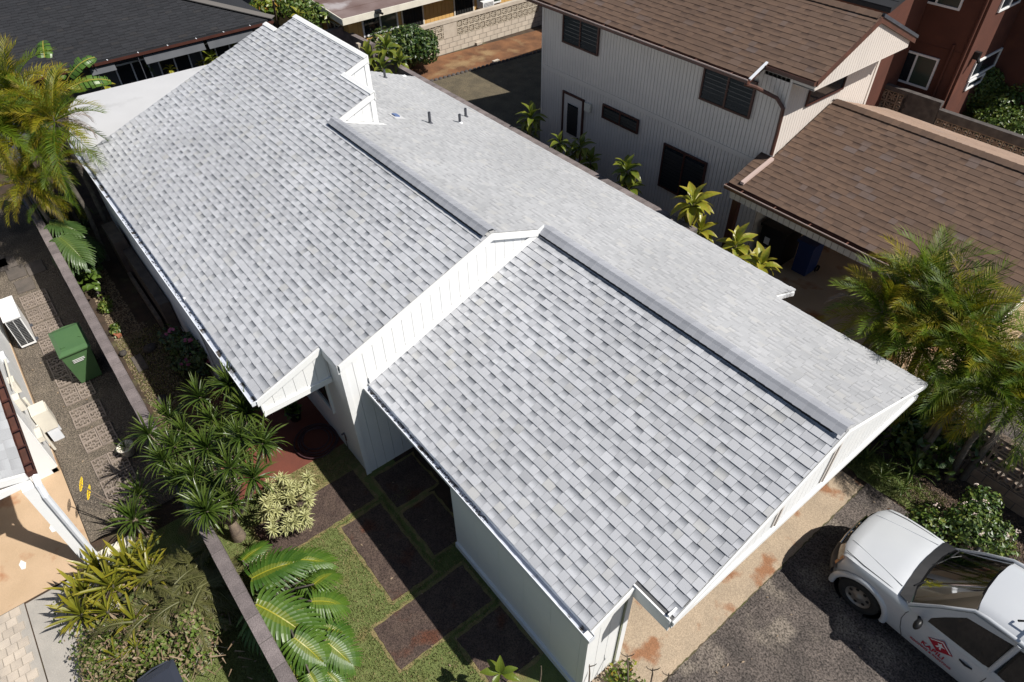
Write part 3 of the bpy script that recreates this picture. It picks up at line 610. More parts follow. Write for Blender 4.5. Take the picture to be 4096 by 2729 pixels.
lf = MB(); rn = random.Random(77)
for _ in range(420):
    x0, y0, x1, y1 = rn.choice([(-9, -.1, -2, 3.1), (-1.7, 3, 1.5, 7.4), (-9.4, -1.9, -5, -.4), (-19, -1.9, -10, -.4), (-1.7, 9, 1.5, 11), (-22, 12, -15, 18), (-15, -.1, -9.5, 1.2)])
    p = V3(rn.uniform(x0, x1), rn.uniform(y0, y1), .028); t = rn.uniform(0, 6.3); s_ = rn.uniform(.012, .038); a = V3(math.cos(t), math.sin(t), rn.uniform(-.2, .2)) * s_; b_ = V3(-math.sin(t), math.cos(t), .2) * s_ * .4
    lf.face([p - a, p + b_, p + a, p - b_], rn.random())
tag(lf.build('fallen_leaves', L_['dry']), 'small fallen leaves and chips scattered on paving and lawn', 'leaf litter', kind='stuff')

blades('side_yard_grass', [(-15.2, -.05, -10.2, .95)], 9000, .045, [(L_['grass'], .55), (L_['grassdry'], .45)], 'patchy dry grass of the side yard along the block wall', seed=14)
# ================================================================== TAN NEIGHBOUR HOUSE
K = lambda ox, oy, s_: (lambda x, y: (ox + x / s_, oy + y / s_))
T1 = K(0, 0, 2.2402); T2 = K(1024, 0, 2.2402); T3 = K(2048, 0, 2.2402); T4 = K(3072, 0, 2.2402); T5 = K(0, 700, 2.2402); T7 = K(2048, 700, 2.2402); T8 = K(3072, 700, 2.2402)
B1 = K(0, 1400, 2.2988); B2 = K(1024, 1400, 2.2988); B4 = K(3072, 1400, 2.2988); C1 = K(0, 2029, 2.2402); C2 = K(1024, 2029, 2.2402); C3 = K(2048, 2029, 2.2402); C4 = K(3072, 2029, 2.2402)
tan = thing('tan_house', 'two-storey tan house with vertical siding and brown shingle roofs', 'house', (-10, 15, 0))
mT = .44
def zt(y): return 4.8 + mT * (y - 13.5)
def ztr(y): return 5.9 - mT * (y - 16.0)
def zc(y): return 3.8 - .367 * (16.15 - y)
def zcr(y): return 3.8 - .367 * (y - 16.15)
boards([(-16.0, 2.78), (-7.70, 2.78), (-7.70, 4.85), (-16.0, 4.85)], (0, 14.02, 0), X_, Z_, -Y_, .1115, M['tan'], tan, gap=.01, th=.02, back=M['brown_trim'])
boards([(-16.0, 0), (-7.70, 0), (-7.70, 2.66), (-16.0, 2.66)], (0, 14.02, 0), X_, Z_, -Y_, .1115, M['tan'], tan, gap=.01, th=.02, back=M['brown_trim'])
mb = MB(); mb.box((-16.02, 13.985, 2.66), (-7.68, 14.03, 2.78)); mb.build('belt_trim', M['tan'], tan)
mb = MB(); mb.box((-16.04, 13.98, 0), (-15.96, 14.05, 4.85)); mb.box((-7.73, 13.985, 2.95), (-7.67, 14.05, 4.9)); mb.build('corner_board', M['tan'], tan)
mb = MB(); mb.box((-16.0, 14.05, 0), (-7.74, 18.0, 4.85)); mb.build('house_core', M['tan'], tan)
fpoly = [(14.03, zc(14.03)), (16.15, 3.8), (17.85, zcr(17.85)), (17.85, 4.95), (14.03, 4.95)]
boards(fpoly, (-7.72, 0, 0), Y_, Z_, X_, .1115, M['tan'], tan, gap=.01, th=.02, back=M['brown_trim'])
boards([(17.85, 0), (17.95, 0), (17.95, 4.9), (17.85, 4.9)], (-7.7, 0, 0), Y_, Z_, X_, .11, M['tan'], tan)
# windows in the shaded wall
for nm, x0, x1, z0, z1, lv in (('w', -15.1, -13.62, 3.68, 4.55, .105), ('w', -10.01, -8.5, 3.67, 4.56, .105), ('w', -13.27, -11.85, 2.02, 2.44, .085), ('w', -10.87, -9.39, .85, 2.15, .1)):
    window(tan, (x0, 13.975, z0), X_, Z_, -Y_, x1 - x0, z1 - z0, M['brown_trim'], M['glass'], mull=(.5,), fw=.05, th=.05, louv=lv)
dr = MB(); dr.box((-14.94, 13.97, .05), (-14.12, 13.995, 2.2)); d_ = dr.build('door', M['tan'], tan)
bars(d_, (-15.0, 13.99, 0), X_, Z_, -Y_, .94, 2.27, .06, .05, M['brown_trim'], name='door_frame')
mb = MB(); mb.box((-14.76, 13.955, 1.0), (-14.3, 13.968, 1.95)); mb.build('door_pane', M['glass'], d_)
louvres(d_, (-14.74, 13.968, 1.0), X_, Z_, -Y_, .44, .93, .1, M['glass2'])
mb = MB(); mb.tube([(-14.22, 13.95, .98), (-14.22, 13.91, .98)], .03, 8); mb.build('door_knob', M['copper'], d_)
mb = MB(); mb.box((-13.98, 13.9, 2.0), (-13.75, 13.98, 2.24)); mb.build('wall_box', M['cream'], tan)
window(tan, (-7.695, 14.84, 4.0), Y_, Z_, X_, 1.55, .52, M['brown_trim'], M['glass'], mull=(), fw=.04)
# roofs
Pm = [(-16.6, 13.5), (-8.42, 13.5), (-8.42, 14.0), (-7.12, 14.0), (-7.12, 16.0), (-16.6, 16.0)]
Pr2 = [(-16.6, 16.0), (-7.12, 16.0), (-7.12, 18.1), (-16.6, 18.1)]
for P, zf in ((Pm, zt), (Pr2, ztr)):
    mb = MB(); mb.prism([(x, y, zf(y) - .12) for x, y in P], (0, 0, .11)); mb.build('roof_slope', M['brown_trim'], tan)
Pc = [(-8.0, 12.9), (-1.74, 12.9), (-1.74, 16.15), (-7.66, 16.15), (-7.66, 13.98), (-8.0, 13.98)]
Pcr = [(-7.66, 16.15), (-1.74, 16.15), (-1.74, 19.3), (-7.66, 19.3)]
for P, zf in ((Pc, zc), (Pcr, zcr)):
    mb = MB(); mb.prism([(x, y, zf(y) - .12) for x, y in P], (0, 0, .11)); mb.build('roof_slope', M['brown_trim'], tan)
c1, s1 = math.cos(math.atan(mT)), math.sin(math.atan(mT)); c2_, s2_ = math.cos(math.atan(.367)), math.sin(math.atan(.367))
tl = [([(x, (y - 13.5) / c1) for x, y in Pm], (0, 13.5, zt(13.5)), X_, V3(0, c1, s1), V3(0, -s1, c1), .165, (.14, .3), M['shB'], 31),
      ([(-x, (18.1 - y) / c1) for x, y in Pr2], (0, 18.1, ztr(18.1)), -X_, V3(0, -c1, s1), V3(0, s1, c1), .165, (.14, .3), M['shB'], 32),
      ([(x, (y - 12.9) / c2_) for x, y in Pc], (0, 12.9, zc(12.9)), X_, V3(0, c2_, s2_), V3(0, -s2_, c2_), .165, (.14, .3), M['shB'], 33),
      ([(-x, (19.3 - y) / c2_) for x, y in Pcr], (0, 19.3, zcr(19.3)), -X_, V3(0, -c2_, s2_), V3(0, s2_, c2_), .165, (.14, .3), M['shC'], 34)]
lay_shingles(tl, tan, None, 290)
for (xa, xb, y, z, m_) in ((-7.62, -1.76, 16.15, 3.8, .367), (-16.6, -7.14, 16.0, 5.9, mT)):
    x = xa
    while x < xb - .02:
        L = min(.165, xb - x); mb = MB(); q = [(x, y - .15, z - .15 * m_ + .02), (x, y, z + .03), (x, y + .15, z - .15 * m_ + .02)]
        for i in (0, 1):
            a, b_ = V3(*q[i]), V3(*q[i + 1]); mb.prism([a, b_, b_ + V3(L, 0, .008), a + V3(L, 0, .008)], (0, 0, .01), U(.1, .9))
        mb.build('ridge_cap', M['shB'], tan); x += .165
# gable box with its boards, fascia in brown
gp = [(14.02, 4.80), (14.02, zt(14.02) - .13), (16.0, 5.9 - .15), (17.9, ztr(17.9) - .15), (17.9, 4.80)]
boards(gp, (-7.17, 0, 0), Y_, Z_, X_, .1115, M['tan'], tan, gap=.01, th=.02, back=M['brown_trim'])
mb = MB(); mb.box((-8.40, 14.0, 4.78), (-7.15, 14.03, 5.0)); mb.build('soffit_side', M['tan'], tan)
mb = MB(); mb.box((-8.4, 14.0, 4.77), (-7.15, 17.9, 4.80)); mb.build('soffit', M['tan'], tan)
mb = MB(); mb.prism([(-7.125, 13.98, zt(13.98) - .0), (-7.125, 16.0, 5.9), (-7.125, 16.0, 5.9 - .15), (-7.125, 13.98, zt(13.98) - .13)], (.025, 0, 0))
mb.prism([(-7.125, 16.0, 5.9), (-7.125, 18.1, ztr(18.1)), (-7.125, 18.1, ztr(18.1) - .15), (-7.125, 16.0, 5.9 - .15)], (.025, 0, 0)); mb.build('rake_board', M['copper'], tan)
mb = MB(); mb.prism([(-7.14, 15.98, 5.955), (-7.14, 18.12, ztr(18.12) + .05), (-7.14, 18.12, ztr(18.12) - .02), (-7.14, 15.98, 5.88)], (.06, 0, 0)); mb.build('rake_flashing', M['pipe'], tan)
gutter(tan, -16.6, -8.40, 13.38, 4.79, .11, mi=M['dark'], mo=M['copper'], straps=8)
gutter(tan, -8.36, -7.12, 13.88, 5.0, .11, mi=M['wroof'], mo=M['copper'])
mb = MB(); mb.prism([(-8.43, 13.44, 4.775), (-8.37, 13.44, 4.775), (-8.37, 13.98, 5.015), (-8.43, 13.98, 5.015)], (0, 0, .03)); mb.build('valley_flashing', M['whitemetal'], tan)
mb = MB(); mb.tube([(-8.5, 13.44, 4.66), (-8.3, 13.6, 4.6), (-7.9, 13.9, 4.4), (-7.72, 13.96, 4.2), (-7.70, 13.96, 3.6), (-7.70, 13.95, 3.08)], .045, 8); mb.build('downpipe', M['copper'], tan)
mb = MB(); a, b_ = V3(-7.66, 13.9, zc(13.9) + .02), V3(-7.74, 12.98, zc(12.98) + .02); mb.prism([a, a + V3(.09, 0, 0), b_ + V3(.09, 0, 0), b_], (0, 0, .06)); mb.build('downpipe_run', M['pinkmetal'], tan)
gutter(tan, -8.02, -1.74, 12.77, 2.585, .12, mi=M['dark'], mo=M['copper'], straps=7)
# boarded carport fascia, posts, back wall
boards([(-7.9, 2.24), (-1.76, 2.24), (-1.76, 2.50), (-7.9, 2.50)], (0, 12.93, 0), X_, Z_, -Y_, .15, M['tan'], tan, gap=.012, th=.02, back=M['brown_trim'])
mb = MB(); mb.box((-7.82, 12.95, 0), (-7.66, 13.1, 2.3)); mb.box((-1.95, 12.95, 0), (-1.8, 13.1, 2.3)); mb.build('carport_post', M['brown_trim'], tan)
mb = MB(); mb.box((-7.62, 19.0, 0), (-2.0, 19.1, 2.4)); mb.build('carport_back_wall', M['tan'], tan)
mb = MB(); mb.box((-1.78, 13.0, 2.3), (-1.745, 16.1, 2.42)); mb.build('front_beam', M['tan'], tan)
boards([(13.0, 2.42), (13.0, zc(13.0) - .1), (16.15, 3.65), (19.2, zcr(19.2) - .1), (19.2, 2.42)], (-1.78, 0, 0), Y_, Z_, X_, .2, M['tan'], tan, back=M['brown_trim'])
# things kept in the carport
t = thing('storage_bin', 'tall black storage bin with pale stickers under the carport eave', 'bin', (-7.2, 14.6, 0))
mb = MB(); mb.prism([(-7.6, 14.3, .02), (-6.9, 14.3, .02), (-6.9, 15.1, .02), (-7.6, 15.1, .02)][::-1], (0, 0, 1.0)); mb.build('body', M['blackplastic'], t)
mb = MB(); mb.box((-7.64, 14.26, 1.02), (-6.86, 15.14, 1.1)); mb.build('lid', M['blackplastic'], t)
mb = MB(); mb.box((-7.45, 14.285, .55), (-7.3, 14.298, .75)); mb.box((-7.38, 14.285, .3), (-7.22, 14.298, .45)); mb.build('sticker', M['litter'], t)
t = thing('wheeled_bin', 'dark blue wheeled bin under the carport eave beside the black one', 'bin', (-6.4, 15, 0))
mb = MB(); a = [(-6.62, 14.5), (-6.2, 14.5), (-6.2, 15.0), (-6.62, 15.0)]; mb.grid([[V3(x * .93 - .45, y * .96 + .6, .05) for x, y in a], [V3(x, y, .95) for x, y in a]], close=True); mb.build('body', M['blueplastic'], t)
mb = MB(); mb.box((-6.66, 14.45, .95), (-6.16, 15.06, 1.02)); mb.build('lid', M['blueplastic'], t)
mb = MB(); [mb.lathe([(.1, 0), (.1, .05)], (x, 15.0, .1), 12, 'X') for x in (-6.65, -6.2)]; mb.build('wheel', M['blackplastic'], t)

# ================================================================== RED HOUSE behind
Q_ = K(3450, 0, 3.136)
red = thing('red_house', 'red-brown stucco house with white sliding windows at the top right', 'house', (-10, 26, 0))
YR = 24.3; XR = -7.85
mb = MB(); mb.box((-22, YR, -.3), (XR, YR + 7, 7.5)); mb.build('wall', M['red'], red)
es = XP(*Q_(1640, 470), XR)
mb = MB(); mb.box((XR, es.y + .63 * 2.0, -.3), (XR + 2.0, 36, 7.5)); mb.build('front_wing', M['red'], red)
def pwin(parent, plane, val, pts, frame, glass, mull=(.5,), fw=.06, **k):
    P = [(XP if plane == 'x' else YP)(*p, val) for p in pts]
    a = [(p.y if plane == 'x' else p.x) for p in P]; z = [p.z for p in P]; u0, u1, z0, z1 = min(a), max(a), min(z), max(z)
    if plane == 'x': return window(parent, (val + .004, u0, z0), Y_, Z_, X_, u1 - u0, z1 - z0, frame, glass, mull, fw, **k)
    return window(parent, (u0, val - .004, z0), X_, Z_, -Y_, u1 - u0, z1 - z0, frame, glass, mull, fw, **k)
pwin(red, 'y', YR, [Q_(970, 740), Q_(815, 1130), Q_(315, 960)], M['white'], M['glass'], gl2=M['glassg'])
pwin(red, 'y', YR, [Q_(1275, -120), Q_(1220, 135), Q_(640, -40)], M['white'], M['glass'], gl2=M['glassg'])
pwin(red, 'x', XR, [Q_(1420, 770), Q_(1680, 650), Q_(1640, 825), Q_(1405, 950)], M['white'], M['glass'], mull=())
pwin(red, 'x', XR, [Q_(1780, -60), Q_(1700, 150), Q_(1960, 15)], M['white'], M['glass'])
pwin(red, 'x', XR, [Q_(1340, 1010), Q_(1265, 1140), Q_(1480, 1010)], M['white'], M['glass'], mull=())
a = YP(*Q_(600, 490), YR); b_ = YP(*Q_(1300, 690), YR)
mb = MB(); mb.box((-16, YR - .012, a.z - .02), (XR - .02, YR, a.z + .01)); mb.build('stucco_joint', M['red'], red)
mb = MB(); mb.tube([(XR - .12, YR - .05, 7), (XR - .12, YR - .05, .2)], .05, 8); mb.tube([(XR - .5, YR - .06, 3.0), (XR - .5, YR - .06, .2)], .04, 8); mb.build('downpipe', M['red'], red)
lp = MB(); c = XP(*Q_(1400, 690), XR); lp.box((XR, c.y - .08, c.z - .1), (XR + .18, c.y + .08, c.z + .12)); lp.tube([c + V3(.1, 0, 0), c + V3(.25, -.1, -.15)], .05, 8); lp.build('security_light', M['blackplastic'], red)
# dark roof showing behind the ridge
mb = MB(); p = [YP(*Q_(20, -30), 21.5), YP(*Q_(230, -60), 21.5), YP(*Q_(365, 130), 21.5), YP(*Q_(300, 180), 21.5)]
dkr = thing('dark_shed_roof', 'small dark shingled lean-to roof between the brown ridge and the red house', 'roof', (-11, 22, 3.5))
a = YP(*Q_(365, 110), 21.2); mb = MB(); mb.prism([(a.x - 5, 21.2, a.z), (a.x, 21.2, a.z), (a.x, 24.3, a.z + .9), (a.x - 5, 24.3, a.z + .9)], (0, 0, -.12)); mb.build('roof_panel', M['shK'], dkr)
for i in range(9):
    y0 = 21.2 + i * .33; z0 = a.z + .9 / 3.1 * (i * .33); mb = MB(); mb.prism([(a.x - 5, y0, z0 + .015), (a.x, y0, z0 + .015), (a.x, y0 + .34, z0 + .102), (a.x - 5, y0 + .34, z0 + .102)], (0, 0, .01)); mb.build('shingle_course', M['shK'], dkr)
mb = MB(); mb.box((a.x - 5, 21.4, 0), (a.x - .3, 24.2, a.z - .1)); mb.build('wall', M['red'], dkr)
# pale car roof / slab in the shade at the right edge
sheet('far_driveway', rect(-7.8, 24.4, 10, 60), .0, M['asphalt'])
t = thing('parked_car', 'bluish white parked car in deep shade behind the clipped bushes', 'car', (-5.5, 29.5, 0))
c = G(4050, 300, .9)
mb = MB(); prof = [(-1.9, .45), (-1.85, .8), (-1.0, .95), (-.5, 1.35), (.9, 1.38), (1.5, .98), (1.9, .85), (1.95, .45)]
rows = [[c + V3(px, sy * (.82 if pz < 1 else .66), pz - .9) for px, pz in prof] for sy in (-1, 1)]
mb.grid(rows); mb.face([rows[0][i] for i in range(8)]); mb.face([rows[1][i] for i in range(8)][::-1]); mb.build('body', M['wroof'], t)
mb = MB(); [mb.lathe([(0, 0), (.32, 0), (.32, .2), (0, .2)], c + V3(x, y, -.58), 14, 'Y') for x in (-1.2, 1.2) for y in (-.85, .65)]; mb.build('wheel', M['blackplastic'], t)

# ================================================================== BREEZE BLOCK WALLS
def star_block(sz, d):
    mb = MB(); f_ = sz * .07
    mb.box((0, 0, 0), (d, sz, f_)); mb.box((0, 0, sz - f_), (d, sz, sz)); mb.box((.001, 0, f_), (d - .001, f_, sz - f_)); mb.box((.001, sz - f_, f_), (d - .001, sz, sz - f_))
    c = V3(0, sz / 2, sz / 2)
    for k in range(8):
        t = k * math.pi / 4; dr_ = V3(0, math.cos(t), math.sin(t)); pr_ = V3(0, -math.sin(t), math.cos(t)); L = sz * (.43 if k % 2 == 0 else .56)
        mb.prism([c + dr_ * .0, c + dr_ * L * .55 + pr_ * sz * .075, c + dr_ * L, c + dr_ * L * .55 - pr_ * sz * .075], (d - .004 * (1 + k % 2), 0, 0))
    return mb
def ring_block(sz, d):
    mb = MB(); f_ = sz * .06; mb.box((0, 0, 0), (sz, d, f_)); mb.box((0, 0, sz - f_), (sz, d, sz)); mb.box((0, .001, f_), (f_, d - .001, sz - f_)); mb.box((sz - f_, .001, f_), (sz, d - .001, sz - f_))
    c = V3(sz / 2, 0, sz / 2); n = 12
    for k in range(n):
        t0, t1 = 2 * math.pi * k / n, 2 * math.pi * (k + 1) / n; p = lambda t, r: c + V3(math.cos(t) * r, 0, math.sin(t) * r)
        mb.prism([p(t0, sz * .30), p(t1, sz * .30), p(t1, sz * .22), p(t0, sz * .22)], (0, d, 0))
    for k in range(4):
        t = math.pi / 4 + k * math.pi / 2; a = c + V3(math.cos(t), 0, math.sin(t)) * sz * .29; b_ = c + V3(math.cos(t), 0, math.sin(t)) * sz * .62; pr_ = V3(-math.sin(t), 0, math.cos(t)) * sz * .05
        mb.prism([a - pr_, b_ - pr_, b_ + pr_, a + pr_], (0, d, 0))
    return mb
def blockrun(parent, o, u, n, L, rows, bl, bh, d, mt, name='block', joint=.016, z0=0):
    """courses of blocks, running bond, each block a part; mortar core set back"""
    o, u, n = Vector(o), Vector(u), Vector(n)
    mb = MB(); mb.obox(o + n * .006 + V3(0, 0, z0), u * L, n * (d - .012), (0, 0, rows * bh - .024)); mb.build('mortar', M['mortar'], parent)
    cache = {}
    for r_ in range(rows):
        x = -bl / 2 if r_ % 2 else 0
        while x < L - .02:
            x0, x1 = max(0, x), min(L, x + bl)
            if x1 - x0 > .04:
                key = round(x1 - x0, 3)
                if key not in cache:
                    q = MB(); q.obox((joint / 2, 0, 0), (x1 - x0 - joint, 0, 0), (0, d, 0), (0, 0, bh - joint)); cache[key] = q.mesh(name, mt)
                Mx = Matrix((u, n, Z_)).transposed().to_4x4(); jt = V3(0, 0, 0) + n * U(-.003, .003)
                inst(name, cache[key], parent, Matrix.Translation(o + u * x0 + V3(0, 0, z0 + r_ * bh) + jt - wloc(parent)) @ Mx)
            x += bl
# pale wall in front of the yellow house (base at X=-24.9)
yw = thing('pale_block_wall', 'pale block wall with star-pattern breeze blocks in front of the yellow house', 'wall', (-24.9, 16, 0))
blockrun(yw, (-24.9, 12.3, 0), Y_, -X_, 14.0, 3, .4, .2, .15, M['cmuw'])
stm = star_block(.3, .14).mesh('breeze_block', M['breeze'])
y = 12.6; segs = []
while y < 26:
    isolid = 16.25 < y < 16.95 or 21.5 < y < 22.2
    if isolid: y = 16.95 if y < 17 else 22.2; continue
    for r_ in range(2): inst('breeze_block', stm, yw, Matrix.Translation(V3(-25.04, y, .6 + r_ * .3) - wloc(yw)))
    y += .3
for a, b_ in ((12.3, 12.6), (16.25, 16.95), (21.5, 22.2)):
    mb = MB(); mb.box((-25.06, a + .01, .6), (-24.9, b_ - .01, 1.2)); mb.build('pier', M['cmuw'], yw)
mb = MB(); mb.box((-25.08, 12.28, 1.2), (-24.88, 26.3, 1.34)); mb.build('cap', M['cmuw'], yw)
# dark garden wall with breeze blocks beside the red house
rw = thing('dark_breeze_wall', 'dark grey capped wall with star breeze blocks below the red house', 'wall', (-6, 23.4, 0))
stm2 = MB(); s0 = star_block(.34, .13)
s0.v = [(p[1], p[0], p[2]) for p in s0.v]; stm2 = s0.mesh('breeze_block', M['breezed'])
for (xa, xb, zt_) in ((-12.5, -7.72, 1.60), (-7.7, 2.0, 1.38)):
    blockrun(rw, (xa, 23.4, 0), X_, Y_, xb - xa, 2, .4, .2, .15, M['cmud'])
    x = xa + .02
    while x < xb - .3:
        if -8.9 < x < -7.7: x += .34; continue
        for r_ in range(3 if zt_ > 1.5 else 2): inst('breeze_block', stm2, rw, Matrix.Translation(V3(x, 23.41, .42 + r_ * .345) - wloc(rw)))
        x += .34
    mb = MB(); mb.box((xa, 23.38, zt_ - .14 if zt_ > 1.5 else 1.12), (xb, 23.58, zt_)); mb.build('cap', M['cmud'], rw)
mb = MB(); mb.box((-8.9, 23.41, .4), (-7.72, 23.54, 1.46)); mb.build('pier', M['cmud'], rw)
# ring-pattern wall beside the pickup
pw = thing('ring_breeze_wall', 'brown block wall topped with ring-pattern breeze blocks behind the pickup', 'wall', (0, 11.45, 0))
blockrun(pw, (-4.2, 11.45, 0), X_, Y_, 8.5, 2, .4, .205, .15, M['breezed'])
rm = ring_block(.3, .14).mesh('breeze_block', M['breezed'])
x = -4.18
while x < 4.2:
    for r_ in range(3): inst('breeze_block', rm, pw, Matrix.Translation(V3(x, 11.455, 0.42 + r_ * .302) - wloc(pw)))
    x += .303
# boundary wall between the two houses
dw = thing('boundary_wall', 'dark grey block wall running along the sunny eave', 'wall', (-15, 11.5, 0))
blockrun(dw, (-22.2, 11.54, 1.32), X_, Y_, 14.4, 3, .4, .2, .2, M['cmu'])
mb = MB(); mb.box((-22.2, 11.56, 0), (-7.8, 11.72, 1.32)); mb.build('wall_base', M['cmud'], dw)
# block wall along the lane on the left
lw = thing('block_wall', 'long grey block wall between the gravel lane and the lawn', 'wall', (-10, -.2, 0))
blockrun(lw, (-23, -.31, .5), X_, Y_, 19.5, 5, .44, .2, .19, M['cmu'])
mb = MB(); mb.box((-23, -.30, 0), (-3.5, -.13, .5)); mb.build('wall_base', M['cmu'], lw)
rowsb = thing('low_curb_row', 'row of low black edging stones between red dirt and rear gravel', 'edging', (-22.8, 16, 0))
em = MB(); em.lathe([(.001, .1), (.06, .09), (.09, .03), (.09, 0)], (0, 0, 0), 8); em = em.mesh('edging_stone', M['cmud'])
for i in range(46):
    y = 11.6 + i * .2; x = -23.1 + (y - 11.5) * .082
    inst('edging_stone', em, rowsb, Matrix.Translation(V3(x, y, 0) - wloc(rowsb)) @ Matrix.Diagonal((.7, 1.1, .8, 1)))
for i, (x, y) in enumerate([(1725, 225), (1780, 205), (1840, 190), (1915, 180), (1984, 253)]):
    p = G(x, y); o = MB(); o.obox(p + V3(-.1, -.13, 0), (.12, .03, 0), (-.03, .3, 0), (0, 0, .1)); o = o.build('loose_block', M['cmuw'])
    tag(o, ['loose pale brick nearest the round bush by the pale wall', 'second loose pale brick along the pale wall', 'third loose pale brick along the pale wall', 'farthest loose pale brick on the red dirt', 'white brick lying on the black edging of the gravel'][i], 'brick', 'loose bricks on the red dirt')

# ================================================================== YELLOW HOUSE
yh = thing('yellow_house', 'yellow house with brown flat roof and barred doors behind the pale wall', 'house', (-27, 15, 0))
XY = -25.85; ze = 2.16
boards([(12.45, -.4), (27, -.4), (27, ze - .1), (12.45, ze - .1)], (XY, 0, 0), Y_, Z_, X_, .2, M['yellow'], yh, gap=.012)
mb = MB(); mb.box((-36, 12.45, -.4), (XY - .03, 26, ze - .1)); mb.build('house_core', M['yellow'], yh)
mb = MB(); mb.prism([(-25.3, 12.0, ze), (-25.3, 28, ze), (-36, 28, ze + .5), (-36, 12.1, ze + .5)], (0, 0, .05)); mb.build('roof_panel', M['brownroof'], yh)
mb = MB(); mb.box((-25.32, 11.98, ze - .16), (-25.27, 28, ze + .07)); mb.prism([(-25.3, 11.96, ze - .16), (-36, 12.06, ze + .34), (-36, 12.06, ze + .57), (-25.3, 11.96, ze + .07)], (0, .04, 0)); mb.build('fascia', M['cream'], yh)
for i in range(6):
    x = -26.2 - i * 1.3; mb = MB(); z_ = ze + .05 + (-25.3 - x) * .0467; mb.box((x, 12.05, z_ + .001), (x + .03, 28, z_ + .012)); mb.build('roof_seam', M['brownroof'], yh)
pwin(yh, 'x', XY + .02, [T2(950, 165), T2(1258, 88), T2(965, 335), T2(1270, 250)], M['white'], M['glass'], gl2=M['glassg'])
for pts in ([T2(1310, 70), T2(1480, 20), T2(1325, 250), T2(1485, 205)], [T2(1780, -60), T2(1935, -95), T2(1785, 130), T2(1940, 95)]):
    P = [XP(*p, XY + .02) for p in pts]; y0, y1 = min(p.y for p in P), max(p.y for p in P); z0, z1 = min(p.z for p in P), max(p.z for p in P)
    mb = MB(); mb.box((XY + .005, y0, z0 - .3), (XY + .03, y1, z1)); d = mb.build('door', M['dark'], yh)
    for k in range(7):
        mb = MB(); y = y0 + (y1 - y0) * (k + .5) / 7; mb.box((XY + .05, y - .008, z0 - .3), (XY + .066, y + .008, z1 - .05)); mb.build('bar', M['blackplastic'], d)
    mb = MB(); mb.box((XY + .03, y0 - .06, z0 - .3), (XY + .05, y0, z1 + .05)); mb.box((XY + .03, y1, z0 - .3), (XY + .05, y1 + .06, z1 + .05)); mb.build('door_frame', M['cream'], d)
pwin(yh, 'x', XY + .02, [T2(1560, -60), T2(1560, 15), T2(1690, -10)], M['white'], M['glass'])
pwin(yh, 'x', XY + .02, [T2(1975, -60), T2(1985, 70), T2(2190, 15)], M['white'], M['glassg'])
window(yh, (-29.5, 12.43, .5), X_, Z_, -Y_, 1.3, 1.1, M['cream'], M['glass'])
window(yh, (-27.6, 12.43, .5), X_, Z_, -Y_, 1.3, 1.1, M['cream'], M['glass'])
ac = thing('window_air_conditioner', 'white window air conditioner on the yellow house wall', 'air conditioner', (XY, 19, 1))
c = XP(*T2(2035, 30), XY); mb = MB(); mb.box((XY + .04, c.y - .3, c.z - .2), (XY + .4, c.y + .3, c.z + .18)); mb.build('case', M['white'], ac)
mb = MB(); [mb.box((XY + .4, c.y - .26, c.z - .15 + i * .05), (XY + .408, c.y + .26, c.z - .13 + i * .05)) for i in range(6)]; mb.build('grille', M['pipe'], ac)
cam_ = MB(); c = V3(-25.25, G(*T2(1075, 105), ze).y, ze + .0); cam_.box(c + V3(-.06, -.1, -.02), c + V3(.1, .12, .1)); cam_.tube([c + V3(.05, 0, .03), c + V3(.22, .1, -.02)], .045, 8); cam_.build('flood_lamp', M['blackplastic'], yh)
# old grey wall stub by the clerestory
gw = thing('old_grey_wall', 'old grey plastered wall stub behind the clerestory roof', 'wall', (-24, 11, 0))
pa, pb, pc_ = G(*T2(610, 300), 1.55), G(*T2(780, 258), 1.55), G(*T2(1040, 440), 1.3)
for a, b_, h in ((pa, pb, 1.55), (pb, pc_, 1.4)):
    d = (b_ - a); d.z = 0; n = V3(-d.y, d.x, 0).normalized() * .16; mb = MB(); mb.obox((a.x, a.y, 0), d, n, (0, 0, h)); mb.build('wall_panel', M['cmu'], gw)
    mb = MB(); mb.obox(V3(a.x, a.y, h) - n * .1, d, n * 1.2, (0, 0, .06)); mb.build('cap', M['cmu'], gw)

# ================================================================== CHARCOAL ROOF HOUSE
bh = thing('charcoal_roof_house', 'low grey house under a charcoal shingle roof at the top left', 'house', (-27, 2, 0))
XB, mB = -25.95, .28
cB, sB = math.cos(math.atan(mB)), math.sin(math.atan(mB))
Pb = [(-14, 0), (9.6, 0), (3.2, 6.4 / cB), (-14, 6.4 / cB)]
mb = MB(); mb.prism([(XB - v_ * cB, u_, 2.6 + v_ * sB - .12) for u_, v_ in Pb], (0, 0, .11)); mb.build('roof_slope', M['shK'], bh)
mb = MB(); mb.prism([(XB, 9.6, 2.48), (XB - 6.4, 3.2, 2.48 + 6.4 * mB), (XB - 12, 3.2, 2.48 + 6.4 * mB), (XB - 14, 9.6, 2.48)], (0, 0, .11)); mb.build('roof_slope', M['shK'], bh)
lay_shingles([(Pb, (XB, 0, 2.6), Y_, V3(-cB, 0, sB), V3(sB, 0, cB), .15, (.2, .34), M['shK'], 51)], bh, None, 290)
mb = MB(); a, b_ = V3(XB, 9.6, 2.63), V3(XB - 6.4, 3.2, 2.63 + 6.4 * mB); pr_ = V3(-.12, .12, 0)
mb.prism([a - pr_, a + pr_, b_ + pr_, b_ - pr_], (0, 0, .03)); mb.build('hip_cap', mat('grey_hip', (.13, .12, .11), rough=.9), bh)
g = MB(); g.box((XB, -14, 2.47), (XB + .1, 9.55, 2.48)); g.box((XB + .09, -14, 2.47), (XB + .1, 9.55, 2.57)); gg = g.build('gutter', M['brown_trim'], bh)
